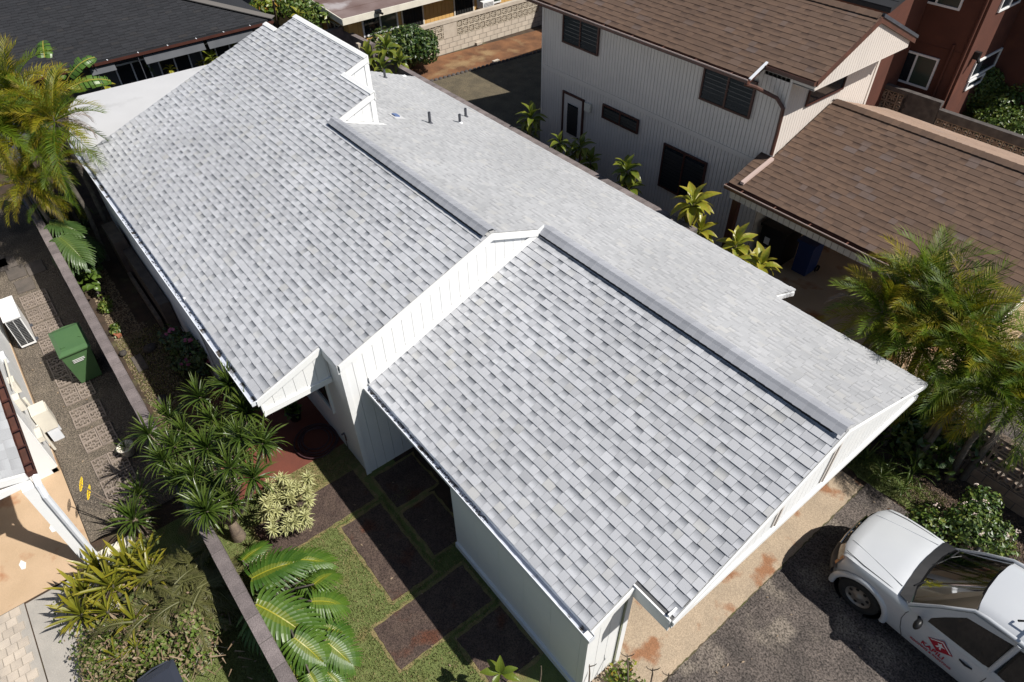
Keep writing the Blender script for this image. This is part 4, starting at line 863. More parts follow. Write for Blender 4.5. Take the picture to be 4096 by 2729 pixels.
g = MB(); g.box((XB + .004, -14, 2.481), (XB + .088, 9.5, 2.50)); g.build('gutter_bed', M['pipe'], gg)
for i in range(18):
    y = -8 + i * .98; mb = MB(); mb.box((XB, y, 2.571), (XB + .1, y + .03, 2.58)); mb.build('strap', M['whitemetal'], gg)
mb = MB(); mb.box((XB - 9, -14, -.1), (XB - .75, 9.0, 2.5)); mb.build('wall', M['blind'], bh)
for (pa, pb, pc_) in ((T1(1270, 475), T1(1810, 350), T1(1305, 580)), (T1(1840, 335), T1(2250, 240), T1(1865, 445)), (T1(800, 620), T1(1020, 570), T1(790, 690))):
    A, B_ = XP(*pa, XB + .0), XP(*pb, XB + .0); C_ = XP(*pc_, XB + .12); mb = MB(); mb.prism([(XB, A.y, 2.42), (XB, B_.y, 2.42), (XB + .12, B_.y, C_.z), (XB + .12, A.y, C_.z)], (-.02, 0, .01)); mb.build('awning', M['blind'], bh)
for y in (4.0, 5.4, 6.9):
    window(bh, (XB - .745, y, .9), Y_, Z_, X_, 1.1, 1.2, M['whitemetal'], M['glass'])
for y in (3.35, 4.7):
    mb = MB(); mb.tube([(XB + .3, y, 0), (XB + .05, y, 2.45)], .015, 6); mb.build('awning_pole', M['pipe'], bh)
fence = thing('back_yard_fence', 'low dark board fence behind the white patio roof', 'fence', (-24.6, 5, 0))
for i in range(44):
    mb = MB(); y = .4 + i * .22; mb.box((-24.72, y, 0), (-24.69, y + .21, 1.4 + .02 * (i % 3))); mb.build('plank', M['wood'], fence)
mb = MB(); mb.box((-24.69, .4, 1.2), (-24.64, 10.1, 1.3)); mb.build('rail', M['wood'], fence)
# ================================================================== LEFT NEIGHBOUR (white wall, grey roof, open carport)
lh = thing('left_house', 'white house corner with pale shingle roof and open carport at the left edge', 'house', (-11, -2.5, 0))
zg = 2.45
boards([(-22, .12), (-12.0, .12), (-12.0, 2.36), (-22, 2.36)], (0, -2.0, 0), X_, Z_, Y_, .61, M['white'], lh, gap=.006)
mb = MB(); mb.box((-22, -2.1, 0), (-11.98, -1.97, .12)); mb.build('foundation', M['peach'], lh)
mb = MB(); mb.box((-12.05, -6, 0), (-11.98, -2.0, 2.4)); mb.build('carport_wall', M['white'], lh)
def zlh(y): return zg + .3 * (-2.0 - y)
Pl = [(-24, -6.5), (-9.62, -6.5), (-9.62, -1.98), (-24, -1.98)]
mb = MB(); mb.prism([(x, y, zlh(y) - .1) for x, y in Pl], (0, 0, .095)); mb.build('roof_slope', M['white'], lh)
cl, sl_ = math.cos(math.atan(.3)), math.sin(math.atan(.3))
lay_shingles([([(-x, (-1.98 - y) / cl) for x, y in Pl], (0, -1.98, zlh(-1.98)), -X_, V3(0, -cl, sl_), V3(0, sl_, cl), .145, (.16, .34), M['shL'], 61)], lh, None, 250)
gutter(lh, -24, -9.6, -1.98, zg - .01, .13, .1, mi=M['copper'], mo=M['brown_trim'], straps=34)
mb = MB(); mb.box((-9.62, -6.5, 2.22), (-9.56, -1.98, 2.34)); mb.build('carport_beam', M['white'], lh)
mb = MB(); mb.prism([(-9.6, -1.98, zlh(-1.98) + .01), (-9.6, -6.5, zlh(-6.5) + .01), (-9.6, -6.5, zlh(-6.5) - .13), (-9.6, -1.98, zlh(-1.98) - .12)], (.04, 0, 0)); mb.build('rake_board', M['white'], lh)
for i in range(8):
    z0 = 2.345 + i * .11; y0 = -2.0 - max(0, (z0 + .1 + .12 - zg) / .3)
    if y0 > -6.5:
        mb = MB(); mb.box((-9.605, -6.5, z0), (-9.58, min(-2.0, y0), z0 + .1)); mb.build('clapboard', M['cream'], lh)
mb = MB(); mb.box((-9.62, -2.14, 0), (-9.46, -1.98, 2.24)); mb.build('carport_post', M['white'], lh)
mb = MB(); mb.tube([(-9.66, -1.9, 2.34), (-9.5, -1.92, 2.2), (-9.43, -1.93, 2.0), (-9.42, -1.93, .3), (-9.4, -1.9, .12), (-9.2, -1.75, .06)], .05, 8); mb.build('downpipe', M['whitemetal'], lh)
for (px, z0, sx, sz, m_) in ((-12.7, 1.3, .2, .3, 'cream'), (-13.4, 1.2, .2, .3, 'cream'), (-14.3, 1.3, .16, .2, 'whitemetal'), (-12.35, .8, .3, .12, 'cream')):
    mb = MB(); mb.box((px, -1.98, z0), (px + sx, -1.88, z0 + sz)); mb.build('meter_box', M[m_], lh)
mb = MB(); mb.tube([(-13.25, -1.93, .2), (-13.25, -1.93, 1.0)], .03, 8); mb.tube([(-12.5, -1.92, .1), (-12.5, -1.92, .85)], .025, 8); mb.tube([(-12.9, -1.92, 1.6), (-14.2, -1.92, 1.4)], .02, 8); mb.build('conduit', M['cream'], lh)
hb = G(*B1(465, 740), .7)
t = thing('utility_cabinet', 'cream utility cabinet standing against the white wall by the lane', 'cabinet', (hb.x, -1.8, 0))
mb = MB(); mb.box((-13.15, -1.96, .35), (-12.8, -1.68, .85)); mb.build('case', M['cream'], t); mb = MB(); mb.box((-13.12, -1.678, .38), (-12.83, -1.665, .82)); mb.build('door', M['cream'], t)
mb = MB(); [mb.box((x, -1.9, 0), (x + .04, -1.7, .35)) for x in (-13.13, -12.86)]; mb.build('leg', M['whitemetal'], t)
# outdoor air-conditioner
ao = thing('condenser_unit', 'white outdoor air-conditioning condenser standing on the gravel lane', 'air conditioner', (-16.6, -1.64, 0))
mb = MB(); mb.box((-17.2, -1.80, .06), (-16.28, -1.48, .86)); mb.build('case', M['white'], ao)
for r_ in range(17):
    for c_ in (0, 1):
        mb = MB(); mb.box((-16.278, -1.78 + c_ * .145, .13 + r_ * .042), (-16.268, -1.65 + c_ * .145, .155 + r_ * .042)); mb.build('grille_slat', M['dark'], ao)
mb = MB(); mb.box((-17.22, -1.82, .86), (-16.26, -1.46, .885)); mb.build('top_cover', M['white'], ao)
mb = MB(); mb.box((-17.1, -1.86, 0), (-17.0, -1.42, .06)); mb.box((-16.5, -1.86, 0), (-16.4, -1.42, .06)); mb.build('foot', M['pipe'], ao)
# patterned blocks and slabs laid in the lane
mbk = MB(); S_ = .3; b0 = .022
mbk.box((0, 0, 0), (S_, b0, .03)); mbk.box((0, S_ - b0, 0), (S_, S_, .03)); mbk.box((0, b0, .0), (b0, S_ - b0, .029)); mbk.box((S_ - b0, b0, 0), (S_, S_ - b0, .029))
q0, q1 = .095, S_ - .095
mbk.box((q0, q0, 0), (q1, q0 + b0, .028)); mbk.box((q0, q1 - b0, 0), (q1, q1, .028)); mbk.box((q0, q0 + b0, 0), (q0 + b0, q1 - b0, .027)); mbk.box((q1 - b0, q0 + b0, 0), (q1, q1 - b0, .027))
for a, b_ in (((b0, .15 - b0 / 2), (q0, .15 + b0 / 2)), ((q1, .15 - b0 / 2), (S_ - b0, .15 + b0 / 2)), ((.15 - b0 / 2, b0), (.15 + b0 / 2, q0)), ((.15 - b0 / 2, q1), (.15 + b0 / 2, S_ - b0)), ((b0, .055), (.075, .055 + b0)), ((S_ - .075, S_ - .055 - b0), (S_ - b0, S_ - .055)), ((.055, S_ - .075), (.055 + b0, S_ - b0)), ((S_ - .055 - b0, b0), (S_ - .055, .075))):
    mbk.box((a[0], a[1], 0), (b_[0], b_[1], .026))
mbk = mbk.mesh('patterned_block', M['pattern'])
for (x, lab) in ((-18.43, 'farthest patterned pair, beside the slate slabs'), (-17.72, 'patterned pair behind the white condenser'), (-17.0, 'patterned pair just past the white condenser'), (-16.3, 'patterned pair level with the condenser front'), (-15.5, 'patterned pair half under the back of the green bin'), (-15.0, 'patterned pair shaded by the green bin'), (-14.3, 'patterned pair in front of the green bin'), (-13.48, 'second patterned pair in front of the green bin'), (-12.67, 'third patterned pair in front of the green bin'), (-11.8, 'patterned pair beside the yellow flower spikes'), (-11.15, 'patterned pair shaded by the spiky plant'), (-10.6, 'nearest patterned pair, beside the spiky plant')):
    for j, y in enumerate((-1.46, -1.15)):
        t = thing('patterned_paver', 'grey ' + ('house-side ' if j == 0 else 'wall-side ') + 'paver of the ' + lab, 'paver', (x, y, 0), 'fretwork blocks laid as stepping stones')
        for i in (0, 1): inst('fretwork_block', mbk, t, Matrix.Translation((i * .305, 0, .005)) @ Matrix.Rotation(U(-.02, .02), 4, 'Z'))
for (x, y, lab) in ((-20.6, -1.6, 'farthest slate slab of the lane under palm shade'), (-20.0, -1.5, 'cracked slate slab under the palm shade'), (-19.9, -1.05, 'slate slab nearest the wall shadow'), (-19.24, -1.44, 'nearest slate slab beside the patterned pavers'), (-20.8, -2.1 + .3, 'slate slab at the left edge of the lane')):
    mb = MB(); mb.prism([(a, b_, .004) for a, b_ in rough(rect(x, y, x + .62, y + .42), .012, .15, int(x * -7))][::-1], (0, 0, .028)); o = mb.build('slate_slab', M['slate']); tag(o, lab, 'slab', 'slate slabs in the lane')
# green wheeled bin
gb = thing('green_bin', 'green wheeled rubbish bin with closed lid on the gravel lane', 'bin', (-14.6, -.85, 0))
def bin_(root, x0, x1, y0, y1, h, mt, inset=.11):
    mb = MB(); lo = [(x0 + inset, y0 + inset * .7), (x1 - inset * .5, y0 + inset * .7), (x1 - inset * .5, y1 - inset * .7), (x0 + inset, y1 - inset * .7)]; hi = [(x0, y0), (x1, y0), (x1, y1), (x0, y1)]
    mb.grid([[V3(x, y, .05) for x, y in lo], [V3(x, y, h) for x, y in hi]], close=True); mb.face([V3(x, y, .05) for x, y in lo][::-1]); mb.face([V3(x, y, h - .01) for x, y in hi]); mb.build('body', mt, root)
    mb = MB(); e = .02; z = h
    rows = [[V3(x0 - e, y0 - e, z), V3(x1 + e * 2, y0 - e, z), V3(x1 + e * 2, y1 + e, z), V3(x0 - e, y1 + e, z)], [V3(x0 - e, y0 - e, z + .035), V3(x1 + e * 2, y0 - e, z + .03), V3(x1 + e * 2, y1 + e, z + .03), V3(x0 - e, y1 + e, z + .035)],
            [V3(x0 + .1, y0 + .06, z + .075), V3(x1 - .07, y0 + .06, z + .065), V3(x1 - .07, y1 - .06, z + .065), V3(x0 + .1, y1 - .06, z + .075)]]
    mb.grid(rows, close=True); mb.face(rows[-1]); mb.build('lid', mt, root)
    mb = MB(); mb.tube([(x0 - .05, y0 + .05, z + .0), (x0 - .07, (y0 + y1) / 2, z + .01), (x0 - .05, y1 - .05, z)], .016, 8); mb.build('handle', mt, root)
    for y in (y0 + .03, y1 - .09):
        mb = MB(); mb.lathe([(0, 0), (.1, 0), (.1, .06), (0, .06)], (x0 + .06, y, .1), 16, 'Y'); mb.build('wheel', M['blackplastic'], root)
bin_(gb, -15.05, -14.12, -1.09, -.5, .93, M['green'])
mb = MB(); mb.obox((-14.108, -.93, .74), (0, .24, 0), (0, 0, .012), (.006, 0, 0)); mb.obox((-14.115, -.93, .70), (0, .24, 0), (0, 0, .012), (.006, 0, 0)); mb.obox((-14.122, -.93, .66), (0, .2, 0), (0, 0, .012), (.006, 0, 0)); mb.build('label_lines', M['litter'], gb)
mb = MB(); mb.obox((-14.32, -1.0, .995), (0, .08, 0), (.03, 0, 0), (0, 0, .03)); mb.obox((-14.5, -.62, .995), (.06, .04, 0), (-.02, .03, 0), (0, 0, .02)); mb.build('lid_catch', M['green'], gb)
db = thing('dark_bin', 'dark blue-grey wheeled bin with white arrow at the bottom edge', 'bin', (-6.1, -1.65, 0))
bin_(db, -6.3, -5.5, -1.93, -1.4, .9, M['darkplastic'])
mb = MB(); c = V3(-6.02, -1.66, .977)
for a, b_ in (((-.06, .0), (-.01, .06)), ((-.01, .06), (.0, .02)), ((.0, .02), (.08, .05)), ((.08, .05), (.09, .01)), ((.09, .01), (.01, -.02)), ((.01, -.02), (.0, -.06)), ((.0, -.06), (-.06, 0))):
    A, B_ = c + V3(a[0], a[1], 0), c + V3(b_[0], b_[1], 0); mb.tube([A, B_], .006, 4)
mb.build('arrow_mark', M['litter'], db)
for (p, lab) in ((C1(470, 185), 'white scrap nearer the carport post on the peach floor'), (C1(200, 515), 'white scrap further left on the peach floor')):
    c = G(*p, .014); mb = MB(); mb.prism([c + V3(-.11, .0, 0), c + V3(-.03, -.05, 0), c + V3(.1, -.03, 0), c + V3(.12, .03, 0), c + V3(0, .06, 0)], (0, 0, .004)); o = mb.build('paper_scrap', M['litter']); tag(o, lab, 'paper scrap', 'scraps on the carport floor')
# small pavers at the bottom left
bp_ = thing('brick_paving', 'beige brick pavers at the bottom left beside the grey panel', 'paving', (-8.5, -3.6, 0))
i = 0
for ix in range(20):
    for iy in range(9):
        x = -9.4 + ix * .16; y = -3.3 - iy * .16 + (.0 if ix % 2 else .08)
        mb = MB(); mb.box((x + .004, y - .076 * 2, .004), (x + .156, y - .004, .022 + U(0, .003))); mb.build('paver_brick', M['paver'], bp_)
t = MB(); t.tube([(-8.5, -4.2, .6), (-7.6, -3.7, .62), (-7.35, -3.35, .62), (-7.3, -3.2, .5), (-7.28, -3.15, .05)], .018, 8); t.tube([(-7.9, -4.1, .05), (-7.75, -3.8, .6)], .018, 8)
ob = t.build('metal_rail', M['blackplastic']); tag(ob, 'black bent metal rail in the bottom left corner', 'rail')
# bits in the side yard
rk = MB()
def rockmesh(seed):
    rn = random.Random(seed); mb = MB(); rows = []
    for i in range(6):
        th = math.pi * i / 5; rows.append([V3(math.sin(th) * math.cos(2 * math.pi * j / 8), math.sin(th) * math.sin(2 * math.pi * j / 8), math.cos(th) * .7) * (1 + .22 * noise.noise(V3(i * .7, j * .9, seed))) for j in range(8)])
    for j in range(1, 8): rows[0][j] = rows[0][0].copy(); rows[5][j] = rows[5][0].copy()
    mb.grid(rows, close=True); return mb.mesh('rock', M['rock'], smooth=True)
RM = [rockmesh(s_) for s_ in range(4)]
for k, (p, s_, lab) in enumerate([(T5(860, 1010), .12, 'dark rock below the leafy vine by the wall'), (T5(890, 1060), .13, 'brown rock second below the leafy vine'), (T5(840, 940), .1, 'small rock touching the leafy vine'), (B1(1490, 460), .15, 'dark round rock on the litter by the spiky plant'), (T5(1480, 1440), .13, 'pale round stone in the yard shade'), (T5(1340, 1555), .17, 'large dark stone in the yard shade'), (B1(1130, 30), .11, 'grey shell-like stone by the block wall'), (T5(1600, 1380), .1, 'stone below the white downpipe in the yard shade')]):
    c = G(*p, .05); o = bpy.data.objects.new('rock', RM[k % 4]); COL.objects.link(o); o.location = c; o.scale = (s_, s_ * .8, s_ * .8); o.rotation_euler = (0, 0, k); tag(o, lab, 'rock', 'rocks in the side yard')
c = G(*T5(1020, 1445), .03); mb = MB(); mb.obox(c, (.16, .06, 0), (-.05, .1, 0), (0, 0, .07)); o = mb.build('broken_brick', M['terra']); tag(o, 'orange broken brick on the litter beside the block wall', 'brick')
st = MB(); c = G(*B1(1240, 100)); st.box((-14.35, .08, .0), (-13.75, .3, .03)); o = st.build('stepping_stone', M['slate']); tag(o, 'flat brown stepping stone at the shade edge of the side yard', 'stepping stone')
sd = thing('scrap_lean', 'dark boards and pale timber stacked against the left wall', 'stacked boards', (-16, 1.3, 0))
mb = MB(); mb.obox((-17.4, 1.12, 0), (2.9, 0, 0), (0, .22, .0), (0, 0, .95)); mb.build('dark_board', M['wood'], sd)
mb = MB(); mb.obox((-18.4, 1.0, 0), (1.1, 0, 0), (0, .3, 0), (0, 0, 1.2)); mb.build('dark_board', M['wood'], sd)
mb = MB(); mb.obox((-17.3, .98, 0), (2.4, 0, 0), (0, .08, 0), (0, 0, .3)); mb.build('pale_timber', M['bark'], sd)
# porch things: hose coil, pot, broom-like sticks, door lamp
mb = MB(); c = G(*B2(560, 840), .03); pts = []
for i in range(150):
    t = i / 150 * 2 * math.pi * 6; r_ = .42 + .05 * math.sin(t * .37 + i * .02) - (.12 if i > 95 else 0); pts.append(c + V3(math.cos(t) * r_ * 1.0, math.sin(t) * r_ * .95, .01 + .012 * (i // 25)))
mb.tube(pts, .014, 6); o = mb.build('garden_hose', M['hose'], smooth=True); tag(o, 'coiled dark red garden hose on the red porch floor', 'hose')
"""porch pot is built with the plants"""

rwg = MB(); rwg.box((-18.9, 18.35, 0), (-14, 24, 4.9)); rwg.build('rear_wing', M['tan'], tan)
rwg = MB(); rwg.box((-19.2, 18.15, 4.9), (-13.9, 24.3, 5.05)); rwg.build('rear_wing_roof', M['brown_trim'], tan)

mb = MB(); a = G(*C1(900, 445), 0); mb.box((a.x - .05, a.y, 0), (a.x + .12, a.y + .55, .09)); cb = mb.build('concrete_curb', M['cream']); tag(cb, 'short cream concrete curb beside the downpipe foot', 'curb')

for (xa, xb, y, z) in ((-16.6, -8.4, 13.375, 4.80), (-8.02, -1.74, 12.765, 2.595)):
    mb = MB(); mb.box((xa, y - .012, z - .02), (xb, y - .001, z + .006)); mb.build('gutter_lip', M['pinkmetal'], tan)
# ================================================================== PICKUP
tk = thing('pickup_truck', 'silver-white pickup truck with red door logo parked at the bottom right', 'pickup truck', (.6, 8.26, 0))
M['paint'] = mat('silver_paint', (.56, .58, .60), (.54, .56, .585), 2., .3, 0, metal=.2, spec=.5)
M['carglass'] = (lambda: (lambda m: m)(bpy.data.materials.new('windscreen_glass')))()
_m = M['carglass']; _m.use_nodes = True; _N = _m.node_tree.nodes; _L = _m.node_tree.links
_t = _N.new('ShaderNodeBsdfTransparent'); _t.inputs[0].default_value = (.09, .24, .16, 1); _g = _N.new('ShaderNodeBsdfGlossy'); _g.inputs[1].default_value = .03
_f = _N.new('ShaderNodeFresnel'); _f.inputs[0].default_value = 1.6; _x = _N.new('ShaderNodeMixShader'); _L.new(_f.outputs[0], _x.inputs[0]); _d = _N.new('ShaderNodeBsdfDiffuse'); _d.inputs[0].default_value = (.05, .15, .105, 1); _y2 = _N.new('ShaderNodeMixShader'); _y2.inputs[0].default_value = .3; _L.new(_t.outputs[0], _y2.inputs[1]); _L.new(_d.outputs[0], _y2.inputs[2]); _L.new(_y2.outputs[0], _x.inputs[1]); _L.new(_g.outputs[0], _x.inputs[2]); _L.new(_x.outputs[0], _N['Material Output'].inputs[0])
M['tint'] = mat_glass('tinted_glass', (.012, .014, .015), .05)
M['tyre'] = mat('tyre', (.018, .018, .018), (.028, .027, .026), 20., .85)
M['rim'] = mat('steel_rim', (.30, .27, .24), (.24, .215, .19), 6., .45, metal=.5)
M['chrome'] = mat('chrome', (.55, .5, .42), rough=.15, metal=1.)
M['lamp'] = mat('headlamp', (.45, .40, .33), (.25, .2, .15), 14., .12, spec=.8)
M['orange'] = mat('indicator', (.45, .16, .03), rough=.2)
M['seat'] = mat('grey_seat', (.30, .31, .29), rough=.9)
M['decal'] = mat('red_decal', (.38, .01, .03), rough=.4)
M['bumper'] = mat('dark_bumper', (.10, .09, .085), (.075, .07, .068), 6., .5)
YC, HW = 8.26, .79
def xs(x, y): # plan curvature of the nose
    return x + .23 * (abs(y) / HW) ** 3.4 * max(0, 1 - (x + 1.27) / .9)
stn = [ # x, half width, z bottom, z belt, z shoulder, z top
 (-1.27, .70, .50, .62, .68, .70), (-1.262, .72, .42, .64, .80, .83), (-1.24, .74, .36, .70, .90, .935), (-1.19, .755, .32, .76, .94, .975), (-1.05, .775, .30, .79, .965, 1.0), (-.80, .785, .30, .81, .985, 1.03),
 (-.5, .79, .30, .82, 1.0, 1.05), (-.25, .79, .29, .83, 1.005, 1.065), (-.15, .79, .29, .83, .99, 1.03), (.0, .79, .28, .84, .975, 1.0), (.3, .79, .27, .85, .97, 1.0), (1.2, .79, .27, .86, .97, 1.0), (2.4, .79, .28, .87, .97, 1.0), (3.5, .79, .3, .87, .96, .99), (3.62, .76, .34, .8, .9, .93)]
rows = []
for (x, hw, zb, zl_, zs, zt_) in stn:
    half = [(hw - .05, zb), (hw - .005, zb + .10), (hw, (zb + zl_) / 2), (hw - .005, zl_), (hw - .022, zl_ + (zs - zl_) * .6), (hw - .075, zs), (hw * .66, zs + (zt_ - zs) * .62), (hw * .36, zt_), (0, zt_ + .004)]
    pts = [V3(xs(x, y), YC - y, z) for y, z in half] + [V3(xs(x, y), YC + y, z) for y, z in half[-2::-1]]; rows.append(pts)
mb = MB(); mb.grid(rows); mb.face(rows[0][::-1]); mb.face(rows[-1])
nb = len(rows[0])
for i in range(len(rows) - 1): mb.face([rows[i][0], rows[i + 1][0], rows[i + 1][-1], rows[i][-1]][::-1])
body = mb.build('body', M['paint'], tk)
me = body.data; bm_ = __import__('bmesh').new(); bm_.from_mesh(me); __import__('bmesh').ops.remove_doubles(bm_, verts=bm_.verts, dist=.0008); __import__('bmesh').ops.recalc_face_normals(bm_, faces=bm_.faces); bm_.to_mesh(me); bm_.free()
cut = MB()
for x in (-.62, 2.55):
    for s_ in (-1, 1):
        yy = YC + s_ * .72 - .17; cut.lathe([(.0, 0), (.41, 0), (.41, .34), (.0, .34)], (x, yy, .37), 28, 'Y')
cutter = cut.build('cut', None, tk)
bmq = __import__('bmesh').new(); bmq.from_mesh(cutter.data); __import__('bmesh').ops.remove_doubles(bmq, verts=bmq.verts, dist=.0005); __import__('bmesh').ops.recalc_face_normals(bmq, faces=bmq.faces); bmq.to_mesh(cutter.data); bmq.free()
md = body.modifiers.new('b', 'BOOLEAN'); md.operation = 'DIFFERENCE'; md.object = cutter; md.solver = 'EXACT'
dg = bpy.context.evaluated_depsgraph_get(); nm_ = bpy.data.meshes.new_from_object(body.evaluated_get(dg)); body.modifiers.clear(); body.data = nm_; bpy.data.objects.remove(cutter)
for p in nm_.polygons: p.use_smooth = True
try:
    nm_.set_sharp_from_angle(angle=R_(32))
except Exception: pass
if not nm_.materials: nm_.materials.append(M['paint'])
# dark wheel wells, flares, wheels
for x in (-.62, 2.55):
    for s_ in (-1, 1):
        y0 = YC + s_ * .60; mb = MB(); mb.lathe([(.415, 0), (.415, s_ * .15)], (x, y0, .37), 24, 'Y'); mb.lathe([(0, 0), (.415, 0)], (x, y0 - s_ * .12, .37), 24, 'Y'); mb.build('wheel_well', M['blackplastic'], tk)
        mb = MB(); rr = []
        for j in range(17):
            t = R_(-8 + j * 196 / 16); c_, q_ = math.cos(t), math.sin(t)
            rr.append([V3(x + c_ * r_, YC + s_ * y_, .37 + q_ * r_) for r_, y_ in ((.405, .70), (.405, .81), (.43, .825), (.475, .815), (.50, .78))])
        mb.grid(rr); mb.build('fender_flare', M['paint'], tk, smooth=True)
        wc = V3(x, YC + s_ * .56, .35); w_ = s_ * .20
        wh = MB(); wh.lathe([(.22, 0), (.31, -.0), (.345, w_ * .15), (.35, w_ * .5), (.345, w_ * .85), (.32, w_), (.215, w_), (.205, w_ * .9)], wc, 36, 'Y'); tw = wh.build('tyre', M['tyre'], tk, smooth=True)
        rm_ = MB(); rm_.lathe([(.208, w_ * .96), (.19, w_ * .85), (.165, w_ * .80), (.10, w_ * .92), (.055, w_ * .98), (.05, w_ * 1.05), (0, w_ * 1.05)], wc, 28, 'Y'); rr_ = rm_.build('rim', M['rim'], tw, smooth=True)
        for k in range(7):
            t = 2 * math.pi * k / 7 + .2; c_ = wc + V3(math.cos(t) * .145, w_ * .87, math.sin(t) * .145); h_ = MB(); h_.lathe([(0, w_ * .03), (.026, w_ * .03), (.028, 0)], c_, 10, 'Y'); h_.build('rim_hole', M['blackplastic'], rr_)
# greenhouse: glass and pillars
zb_, zt2 = .985, 1.70
base = lambda x, y: V3(x, YC + y, zb_)
WB = [(-.02 + .0, -.70), (-.10, -.40), (-.125, 0), (-.10, .40), (-.02, .70)]      # windscreen foot
WT = [(.62, -.565), (.565, -.30), (.55, 0), (.565, .30), (.62, .565)]
ft = [V3(x, YC + y, 1.075 - .075 * abs(y) ** 1.6) for x, y in WB]; tp = [V3(x, YC + y, 1.715 - .05 * (abs(y) / .56) ** 2) for x, y in WT]
mb = MB(); mb.grid([ft, tp]); ws_ = mb.build('windscreen', M['carglass'], tk, smooth=True)
mb = MB(); per = ft + tp[::-1]; cw = sum(per, V3(0, 0, 0)) / len(per); nrm_ = V3(-.55, 0, .8) * .004
mb.grid([[p + nrm_ for p in per], [cw + (p - cw) * .91 + nrm_ for p in per]], close=True); mb.build('windscreen_rubber', M['blackplastic'], ws_)
# roof skin
xr = [.60, .75, 1.2, 1.9, 2.35]; rr = []
for i, x in enumerate(xr):
    z = [1.712, 1.735, 1.755, 1.745, 1.70][i]; rr.append([V3(x + (0 if i else .06 * (abs(y) / .56) ** 2 - .05), YC + y, z - .055 * (abs(y) / .57) ** 3) for y in (-.60, -.57, -.4, -.15, .15, .4, .57, .60)])
for r_ in rr:
    r_[0].z -= .05; r_[-1].z -= .05
mb = MB(); mb.grid(rr); mb.build('cab_roof', M['paint'], tk, smooth=True)
for s_ in (-1, 1):
    for pts_, rad_ in (([V3(-.04, YC + s_ * .715, .99), V3(.28, YC + s_ * .66, 1.36), V3(.60, YC + s_ * .60, 1.66), V3(.75, YC + s_ * .60, 1.69), V3(1.3, YC + s_ * .61, 1.70), V3(2.2, YC + s_ * .61, 1.68)], [.03, .024, .028, .03, .035, .035]),
                       ([V3(1.17, YC + s_ * .735, .96), V3(1.2, YC + s_ * .63, 1.67)], .04), ([V3(2.15, YC + s_ * .735, .96), V3(2.15, YC + s_ * .62, 1.67)], .05)):
        mb = MB(); mb.tube(pts_, rad_, 8); mb.build('pillar', M['paint'], tk, smooth=True)

